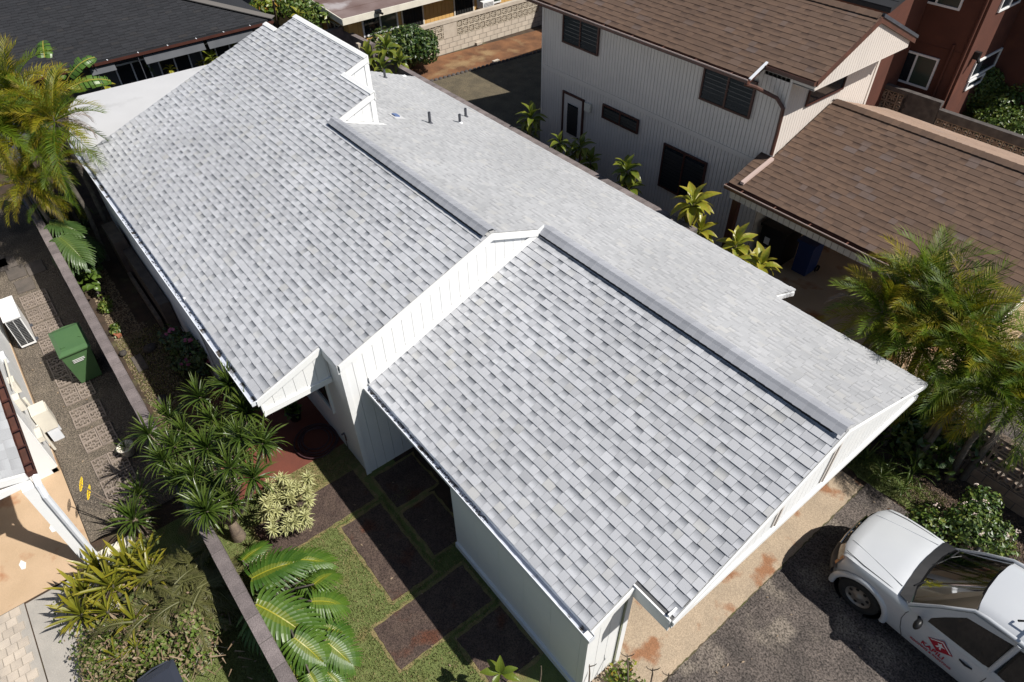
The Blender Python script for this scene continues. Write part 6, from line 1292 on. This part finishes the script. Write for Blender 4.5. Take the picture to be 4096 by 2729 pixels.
# ti plants along the boundary wall, each a cane with a head of leaves
def ti(label, p, z, n, s_, yellow=False, group='ti plants along the boundary wall', heads_=1, rn=random.Random(2), name='ti_plant', extra=()):
    c = G(*p, z); t = thing(name, label, 'plant', (c.x, c.y, 0), group)
    hs = [(c, 1.)] + [(c + V3(a, b_, d), q) for a, b_, d, q in extra]
    for hc, q in hs:
        rosette(t, hc, TY if yellow else TI, int(n * 1.3), (75, -42), s_ * q * 1.1, rn, power=.62); stem(t, [V3(c.x, c.y, 0), V3(hc.x, hc.y, hc.z * .6), hc], [.025, .02, .015], name='cane', n=6)
rn = random.Random(12)
ti('yellow-green ti plant at the rear corner of the tan wall', (2125, 470), 2.1, 20, 1.2, False, extra=((-.25, .1, -.6, .8),))
ti('shaded ti plant in front of the tan house door', (2240, 570), 1.9, 14, .95, extra=((.2, .3, -.3, .9),))
ti('darker ti plant beside the door on the side towards the street', (2325, 585), 1.9, 16, 1.05, extra=((.3, .1, -.4, .9),))
ti('green ti plant below the narrow louvred window', (2510, 680), 2.1, 20, 1.2, extra=((.1, .05, -.5, .9),))
ti('brightest yellow and orange ti plant in full sun beside the eave', (2775, 815), 2.3, 24, 1.35, True, extra=((.25, .1, -.7, .8),))
ti('green and yellow ti plant near the carport post', (2945, 980), 2.2, 22, 1.25, True, extra=((.35, .3, -.5, .8),))
ti('low bright ti plant at the eave next to the carport', (3045, 1062), 2.1, 18, 1.15, True)
# bush and ti clump at the top beyond the clerestory
def bush(name, label, c, r, n, size, mt, seed, dense=.75, cat='shrub', group=None, flowers=None, mix2=None, elong=1.7, flat_=False, stems=9):
    """leaf-sized faces through the outer volume of an uneven crown, over real stems"""
    rn = random.Random(seed); t = thing(name, label, cat, (c[0], c[1], 0), group); c = Vector(c); lumps = [(V3(rn.gauss(0, .45), rn.gauss(0, .45), rn.gauss(0, .35)), rn.uniform(.45, .8)) for _ in range(7)] + [(V3(0, 0, 0), .8)]
    mbs = {}
    for i in range(n):
        lc, lr = rn.choice(lumps); v = V3(rn.gauss(0, 1), rn.gauss(0, 1), rn.gauss(0, 1)).normalized() * (rn.uniform(dense, 1.0) * lr); p = lc + v
        p = c + V3(p.x * r[0], p.y * r[1], p.z * r[2]); 
        if p.z < .03: continue
        m_ = mt if (not mix2 or rn.random() > mix2[1]) else mix2[0]; mb = mbs.setdefault(m_.name, (MB(), m_))[0]
        nrm = (v.normalized() + V3(rn.gauss(0, .5), rn.gauss(0, .5), rn.gauss(0, .5) + .4)).normalized(); a = nrm.cross(V3(rn.gauss(0, 1), rn.gauss(0, 1), rn.gauss(0, 1))).normalized(); b_ = nrm.cross(a); s_ = size * rn.uniform(.6, 1.25)
        a *= s_ * elong * .5; b_ *= s_ * .5; tn = rn.random(); yl = rn.random() ** 3
        mb.face([p - a, p - a * .1 + b_ + nrm * s_ * .12, p + a], tn, 0, None, yl); mb.face([p + a, p - a * .1 - b_ + nrm * s_ * .12, p - a], tn, 0, None, yl)
    for k, (mb, m_) in mbs.items(): mb.build('foliage', m_, t)
    for i in range(stems):
        lc, lr = lumps[i % len(lumps)]; e = c + V3(lc.x * r[0], lc.y * r[1], lc.z * r[2]); b0 = V3(c.x + rn.uniform(-.1, .1), c.y + rn.uniform(-.1, .1), 0); stem(t, [b0, (b0 + e) / 2 + V3(rn.uniform(-.1, .1) * r[0], 0, .1), e + V3(0, 0, lr * r[2] * .5)], [.03 * max(r), .02 * max(r), .008], name='stem', n=5)
    if flowers:
        fm, fn_, fs = flowers; mb = MB()
        for i in range(fn_):
            lc, lr = rn.choice(lumps); v = V3(rn.gauss(0, 1), rn.gauss(0, 1), abs(rn.gauss(0, 1)) + .3).normalized() * (1.03 * lr); p = lc + v; p = c + V3(p.x * r[0], p.y * r[1], p.z * r[2])
            for j in range(7):
                q = p + V3(rn.gauss(0, fs * .5), rn.gauss(0, fs * .5), rn.gauss(0, fs * .35)); a = V3(rn.gauss(0, 1), rn.gauss(0, 1), 0).normalized() * fs * .35; b_ = V3(-a.y, a.x, rn.uniform(-.3, .3) * fs); mb.face([q - a, q - b_, q + a, q + b_], rn.random())
        mb.build('flower', fm, t, kind='stuff')
    return t
bush('round_bush', 'dark rounded glossy bush against the pale breeze-block wall', G(1615, 195, .95), (.95, .95, 1.0), 8000, .085, L_['bush'], 1)
for k, (p, z, n, s_, lab) in enumerate([((1545, 190), 2.1, 18, 1.5, 'tall upright ti plant in front of the dark round bush'), ((1475, 228), 2.0, 18, 1.3, 'ti plant nearest the grey wall stub'), ((1600, 245), 2.0, 16, 1.2, 'low ti plant at the roof edge below the round bush'), ((1530, 272), 1.9, 16, 1.1, 'lowest bright ti plant touching the sunny roof edge')]):
    ti(lab, p, z, n, s_, False, 'ti plants by the round bush')
ti('big-leaf ti plant by the yellow house corner', (1195, 62), 2.2, 14, .9, True, 'plants behind the clerestory')
bush('climbing_shrub', 'wispy bright shrub against the yellow house side wall', G(1230, 35, 2.0), (1.1, .8, .6), 1500, .10, L_['bushl'], 2)
bush('corner_shrub', 'yellow-green shrub at the right end of the charcoal roof', G(1060, 35, 1.9), (.6, 1.0, .5), 900, .14, L_['bushl'], 3, mix2=(L_['tiy'], .4))
t_ = thing('bare_pole_tree', 'slim grey tree trunk rising behind the clerestory roof', 'tree', G(1110, 80, 0)); a = G(1092, 0, 3.0); b_ = G(1108, 105, 1.0); stem(t_, [V3(b_.x, b_.y, 0), b_, a], [.05, .045, .04])
rosette(t_, b_ + V3(0, 0, .1), TY, 5, (60, -20), .5, rn)
# plants along the fence by the charcoal house
for k, (p, z, s_, y_, lab) in enumerate([(T1(1900, 520), .9, .9, False, 'clump of upright green leaves by the roof edge under the awnings'), (T1(1860, 550), .7, .7, True, 'yellow-green clump beside the upright green leaves'), (T1(2110, 380), 1.1, .8, False, 'leafy plant with white bloom nearest the roof peak'), (T1(1530, 620), .8, .6, True, 'yellow bromeliad-like plant at the white roof edge'), (T1(1790, 575), .6, .4, True, 'small pale plant at the white roof edge'), (T1(950, 760), .9, .8, True, 'broad low leaves beside the banana plant')]):
    ti(lab, p, z + .9, 14, s_, y_, 'plants along the back fence')
ft = thing('fern_spray', 'single pale fern spray standing by the back fence', 'fern', G(*T1(1420, 660), 0)); inst('frond', frond_mesh('frond', L_['bushl'], .8, 20, .18, .5, 77, .03), ft, Matrix.Translation(G(*T1(1395, 680), 1.5) - ft.location) @ dirm(2.2, 1.1)); stem(ft, [ft.location.copy(), G(*T1(1395, 680), 1.5)], [.02, .01], name='stalk')
hb_ = thing('hanging_basket', 'brown dried plant hanging by wires under the grey awning', 'hanging basket', G(*T1(1200, 620), 1.6)); c = G(*T1(1200, 610), 1.7); mb = MB(); rn = random.Random(5)
for i in range(160):
    v = V3(rn.gauss(0, 1), rn.gauss(0, 1), rn.gauss(0, 1) - .3).normalized(); a = c + v * .1; b_ = c + v * rn.uniform(.2, .34); w_ = v.cross(Z_).normalized() * .01; mb.face([a - w_, a + w_, b_], rn.random())
mb.build('dry_leaves', L_['dry'], hb_); mb = MB(); [mb.tube([c + V3(dx, dy, 0), c + V3(0, 0, .75)], .005, 4) for dx, dy in ((.1, 0), (-.1, .05), (0, -.1))]; mb.build('wire', M['pipe'], hb_)
# clipped bushes by the red house
bush('clipped_bush', 'tall clipped round bush at the red house corner', G(3940, 390, .8), (.9, .9, .85), 8000, .065, L_['bush'], 5, dense=.85, mix2=(L_['bushl'], .6))
bush('clipped_bush', 'low wide clipped bush behind the dark breeze wall at the right edge', G(4030, 500, .55), (1.35, 1.0, .6), 9000, .06, L_['bush'], 6, dense=.85, mix2=(L_['bushl'], .55))
# bed beside the pickup
bush('white_flower_bush', 'loose bush dotted with white flower heads beside the pickup', G(3890, 2110, .55), (.60, .60, .52), 5200, .048, L_['bush'], 7, mix2=(L_['bushl'], .35), flowers=(M['flower'], 20, .045), dense=.5)
rn = random.Random(33)
for k, (p, n, s_, lab) in enumerate([(B4(1330, 1130), 30, 1.0, 'sunlit strappy clump spreading beside the ring-pattern wall'), (B4(1180, 980), 26, .9, 'shaded strappy clump behind the sunlit one'), (B4(1050, 1150), 26, .9, 'dark grassy clump beside the driveway corner'), (B4(1250, 1260), 20, .8, 'small grassy clump nearest the pickup bonnet'), (B4(900, 1000), 22, .9, 'grassy clump in deep shade under the white gable')]):
    c = G(*p, .1); t = thing('strap_leaf_clump', lab, 'plant', (c.x, c.y, 0), 'strappy clumps in the bed'); rosette(t, c, SW, n, (80, 5), s_, rn)
bush('low_ground_cover', 'tiny ground cover plant at the right edge of the bark bed', G(3990, 2190, .12), (.2, .25, .12), 300, .05, L_['bushl'], 12, stems=3)
# bottom left garden: bromeliads, fern bush, scrub
rn = random.Random(50)
for k, (p, z, n, s_, lab) in enumerate([(C1(900, 560), .5, 24, 1.0, 'bromeliad beside the downpipe foot'), (C1(1150, 520), .75, 24, 1.0, 'upright bromeliad at the top of the thicket'), (C1(750, 760), .45, 24, 1.0, 'bromeliad spreading over the grey panel edge'), (C1(1000, 700), .7, 26, 1.0, 'bromeliad in the middle of the thicket'), (C1(720, 960), .4, 22, 1.05, 'bromeliad casting spiky shadows on the grey panel'),
                                          (C1(1330, 600), .7, 20, .95, 'bromeliad next to the olive fern bush'), (C1(1300, 430), .7, 18, .9, 'bromeliad furthest up beside the spiky lane plant'), (C1(960, 930), .5, 16, .8, 'bromeliad half buried in scrub'), (C1(1200, 1010), .55, 14, .8, 'bromeliad below the olive fern bush'), (C1(1040, 1340), .5, 8, .6, 'single bromeliad shoot low in the scrub'), (C1(1220, 1260), .5, 8, .6, 'thin bromeliad shoot near the dark bin')]):
    c = G(*p, z); t = thing('bromeliad', lab, 'bromeliad', (c.x, c.y, 0), 'bromeliads in the left thicket'); rosette(t, c, BR, int(n * 1.5), (80, 4), s_, rn, power=.8); stem(t, [(c.x, c.y, 0), c], [.03, .03], M['barkd'], 'stalk', 5)
    if rn.random() < .8:
        for j in range(3): inst('dead_leaf', strap_mesh('dead_leaf', L_['dry'], .4, .04, .8, .3, 4), t, Matrix.Translation(c - t.location - V3(0, 0, .05)) @ dirm(rn.uniform(0, 6.3), rn.uniform(-.5, .1)) )
FO = variants('fo', lambda i: frond_mesh('frond', L_['olive'], .55, 22, .17, .5 + .2 * i, i + 30, .014, .2, .2, .2), 3)
c = G(*C1(1650, 760), .5); fb = thing('olive_fern_bush', 'drab olive ferny cycad mass between the bromeliads and the block wall', 'fern', (c.x, c.y, 0)); rn = random.Random(51)
for i in range(120):
    p = G(*C1(rn.gauss(1650, 150), rn.gauss(740, 140)), rn.uniform(.5, .95)); inst('frond', FO[i % 3], fb, Matrix.Translation(p - fb.location) @ dirm(rn.uniform(0, 6.3), rn.uniform(-.3, .5), rn.uniform(-.4, .4)) @ Matrix.Scale(rn.uniform(.7, 1.15), 4))
for i in range(8): stem(fb, [(c.x, c.y, 0), (c.x + rn.uniform(-.7, .7), c.y + rn.uniform(-.4, .4), .7)], [.04, .02], name='stem', n=5)
rn = random.Random(52)
sc1 = bush('scrub_thicket', 'tangled dry scrub with small round leaves and dead stalks at the bottom left', G(*C1(1250, 1230), .32), (1.25, .75, .38), 9500, .045, L_['scrub'], 20, dense=.2, mix2=(L_['dry'], .10), elong=1.4, stems=14)
sc2 = bush('scrub_thicket', 'leafy scrub spilling over the pale slab beside the metal rail', G(*C1(900, 1430), .25), (.75, .5, .28), 3800, .045, L_['scrub'], 21, dense=.2, mix2=(L_['dry'], .15), elong=1.4)
sc3 = bush('scrub_thicket', 'scrub with pinkish tips under the olive ferns by the grass strip', G(*C1(1750, 1030), .35), (.7, .45, .35), 4200, .05, L_['scrub'], 22, dense=.2, mix2=(L_['dry'], .2), elong=1.4)
for b_ in (sc1, sc3):
    mb = MB()
    for i in range(120):
        p = b_.location + V3(rn.gauss(.2, .5), rn.gauss(0, .3), rn.uniform(.3, .75)); d = V3(rn.gauss(0, 1), rn.gauss(0, 1), rn.gauss(0, .5)).normalized() * rn.uniform(.08, .25); w_ = d.cross(Z_).normalized() * rn.uniform(.006, .016); mb.face([p - w_, p + w_, p + d + w_ * .3, p + d - w_ * .3], rn.random())
    mb.build('dead_stalk', L_['dry'], b_)
tw = thing('bare_twigs', 'bleached bare twigs beside the grass strip left of the block wall', 'twigs', G(*C1(1830, 1350), 0)); rn = random.Random(9)
for i in range(26):
    a = tw.location + V3(rn.uniform(-.25, .25), rn.uniform(-.2, .2), rn.uniform(0, .2)); b_ = a + V3(rn.uniform(-.3, .4), rn.uniform(-.2, .3), rn.uniform(.15, .45)); stem(tw, [a, (a + b_) / 2 + V3(.02, .02, .04), b_, b_ + V3(rn.uniform(-.1, .1), rn.uniform(-.1, .1), .03)], [.009, .007, .004, .002], mat('bleached_twig', (.5, .46, .38), rough=.8) if i == 0 else bpy.data.materials['bleached_twig'], 'twig', 4)
# spiky aloe-like plant on the lane with yellow flower spikes
rn = random.Random(60); c = G(*C1(1200, 110), .55); ag = thing('spiky_aloe', 'grey-green spiky plant with two yellow flower spikes leaning over the lane', 'plant', (c.x, c.y, 0)); rosette(ag, c, DR, 60, (82, -10), 1.25, rn); stem(ag, [(c.x, c.y, 0), c], [.07, .05])
rosette(ag, c + V3(-.45, .25, .05), DR, 40, (82, 0), 1.1, rn); stem(ag, [(c.x - .3, c.y + .15, 0), c + V3(-.45, .25, 0)], [.05, .04])
tipP = [G(*B1(745, 1240), 1.1), G(*B1(815, 1315), 1.0)]
for q in tipP: stem(ag, [c, (c + q) / 2 + V3(0, 0, .1), q], [.012, .01, .008], M['bark'], 'flower_stalk', 5)
for q, o in zip(tipP, (V3(-.26, .10, .05), V3(-.26, .11, .05))):
    mb = MB()
    for i in range(60): t = i / 60; a = i * 2.4; p = q + o * (t - .5); v = V3(0, math.cos(a), math.sin(a)) * .022 * math.sin(math.pi * (.15 + .8 * t)); mb.face([p, p + v * 1.4 + o * .06, p + v * 1.1 + o * .16], .5)
    mb.build('flower_spike', M['yellowf'], ag)
c = G(*B1(1300, 1000), .2); t = thing('spiky_lane_plant', 'dark potted spiky plant half in the wall shadow on the lane', 'plant', (G(*B1(1195, 960), 0).x, G(*B1(1195, 960), 0).y, 0)); mb = MB(); mb.lathe([(.0, .02), (.10, .02), (.15, .24), (.17, .26), (.14, .26), (.13, .2), (0, .2)], t.location, 18); mb.build('pot', M['cream'], t, smooth=True); rosette(t, t.location + V3(0, 0, .25), DR, 24, (80, 10), .6, rn)
# pink flowering shrub under the left gutter, small plants in the yard
bush('pink_flower_shrub', 'dark shrub with dull pink flower heads in shade under the left gutter', G(*B1(1800, 60), .5), (.75, .4, .45), 1500, .07, L_['bush'], 30, flowers=(M['pink'], 12, .12))
for k, (p, lab) in enumerate([(T5(940, 1170), 'small bright weed patch in the sun of the side yard'), (T5(1040, 1380), 'smaller green weed beside the broken brick')]):
    c = G(*p, .1); bush('weed_patch', lab, c, (.32 - .12 * k, .2 - .06 * k, .1), 260, .05, L_['bushl'], 40 + k, stems=3)
# porch pot plant, tools on the lawn corner
c = G(*B2(370, 630), 0); t = thing('porch_pot_plant', 'leafy plant in a black pot in the porch shade', 'potted plant', c); mb = MB(); mb.lathe([(0, .01), (.11, .01), (.15, .26), (.165, .28), (.13, .28), (.12, .22), (0, .22)], c, 20); mb.build('pot', M['blackplastic'], t, smooth=True); rosette(t, c + V3(0, 0, .3), OV, 26, (80, 0), 1.3, rn); stem(t, [c + V3(0, 0, .2), c + V3(0, 0, .4)], [.012, .01], name='stem')
c = G(*B2(850, 900), 0); t = thing('hose_tap', 'low garden tap and fittings at the foot of the white corner wall', 'tap', c); mb = MB(); mb.tube([c, c + V3(0, 0, .45), c + V3(.1, -.03, .47), c + V3(.14, -.04, .40)], .014, 6); mb.build('pipe', M['copper'], t); mb = MB(); mb.tube([c + V3(.03, .05, .5), c + V3(.03, -.07, .5)], .02, 6); mb.build('tap_handle', M['pipe'], t)
# plants at the bottom edge
rn = random.Random(71); c = G(*C2(2190, 1490), .9); t = thing('seedling_tree', 'small plant with a few glossy oval leaves at the bottom beside the carport wall', 'plant', (c.x + .1, c.y, 0))
GL = oval_mesh('leaf', L_['ti'], .30, .11, .1, 7, .1, .1)
for az, el, s_ in ((R_(50), 1.25, 1.15), (R_(140), .15, 1.), (R_(-60), .1, 1.), (R_(-30), .35, .9), (R_(200), -.1, .8), (R_(100), .3, .9)): inst('leaf', GL, t, Matrix.Translation(c - t.location) @ dirm(az, el) @ Matrix.Scale(s_, 4))
stem(t, [t.location.copy(), c], [.014, .01], name='stem', n=5)
gm = mat('knobbly_twig', (.16, .12, .09), (.1, .08, .06), 12., .8)
for k, (p, q, lab) in enumerate([((C3(250, 1568), C3(262, 1425), 'pale straight bare stick left of the white carport corner')), ((C3(690, 1568), C3(693, 1410), 'forked bare twig in front of the white corner boards')), ((C3(1040, 1568), C3(1032, 1320), 'tallest bare knobbly stem at the bottom edge')), ((C3(1245, 1568), C3(1262, 1445), 'bare forked stem above the driveway edge')), ((C3(1390, 1568), C3(1405, 1490), 'shortest bare stem at the bottom edge'))]):
    a, b_ = G(*p, .55), G(*q, .95); t = thing('bare_twig_plant', lab, 'twig', (a.x, a.y, 0), 'bare stems at the bottom edge')
    stem(t, [(a.x, a.y, 0), a, (a + b_) / 2 + V3(0, .01, 0), b_], [.014, .012, .012, .008], gm, 'stalk', 6); 
    if k != 0:
        for s_ in (-1, 1): stem(t, [b_ - V3(0, 0, .08), b_ + V3(s_ * .05, s_ * .05, -.02), b_ + V3(s_ * .07, s_ * .07, .05)], [.009, .007, .005], gm, 'fork', 5)
bush('red_low_plant', 'low red-tipped plant at the bottom edge beside the tan slab', G(2480, 2729, .1), (.25, .35, .1), 420, .05, L_['bushl'], 75, stems=3, mix2=(L_['tiy'], .3))
sheet('garden_edge_soil', rough([(-3.4, 2.3), (-2.5, 2.6), (-2.0, 2.9), (-1.8, 3.3), (-1.77, 2.2), (-1, 1.5), (-3, 1.5)], .03), .0105, M['drylawn'])

bush('undergrowth', 'leafy green undergrowth at the foot of the palm clump by the block wall', G(*T5(420, 330), .5), (1.1, .45, .5), 2600, .09, L_['bushl'], 90, dense=.4, mix2=(L_['bush'], .4))
bush('undergrowth', 'bright low leafy plants between the monstera and the side yard shade', G(*T5(660, 380), .35), (.9, .3, .35), 1500, .08, L_['bushl'], 91, dense=.4)
bush('undergrowth', 'dark leafy mass filling the foot of the right palm clump', G(3700, 1700, .6), (1.2, .55, .6), 3000, .10, L_['bush'], 92, dense=.4, mix2=(L_['bushl'], .3))
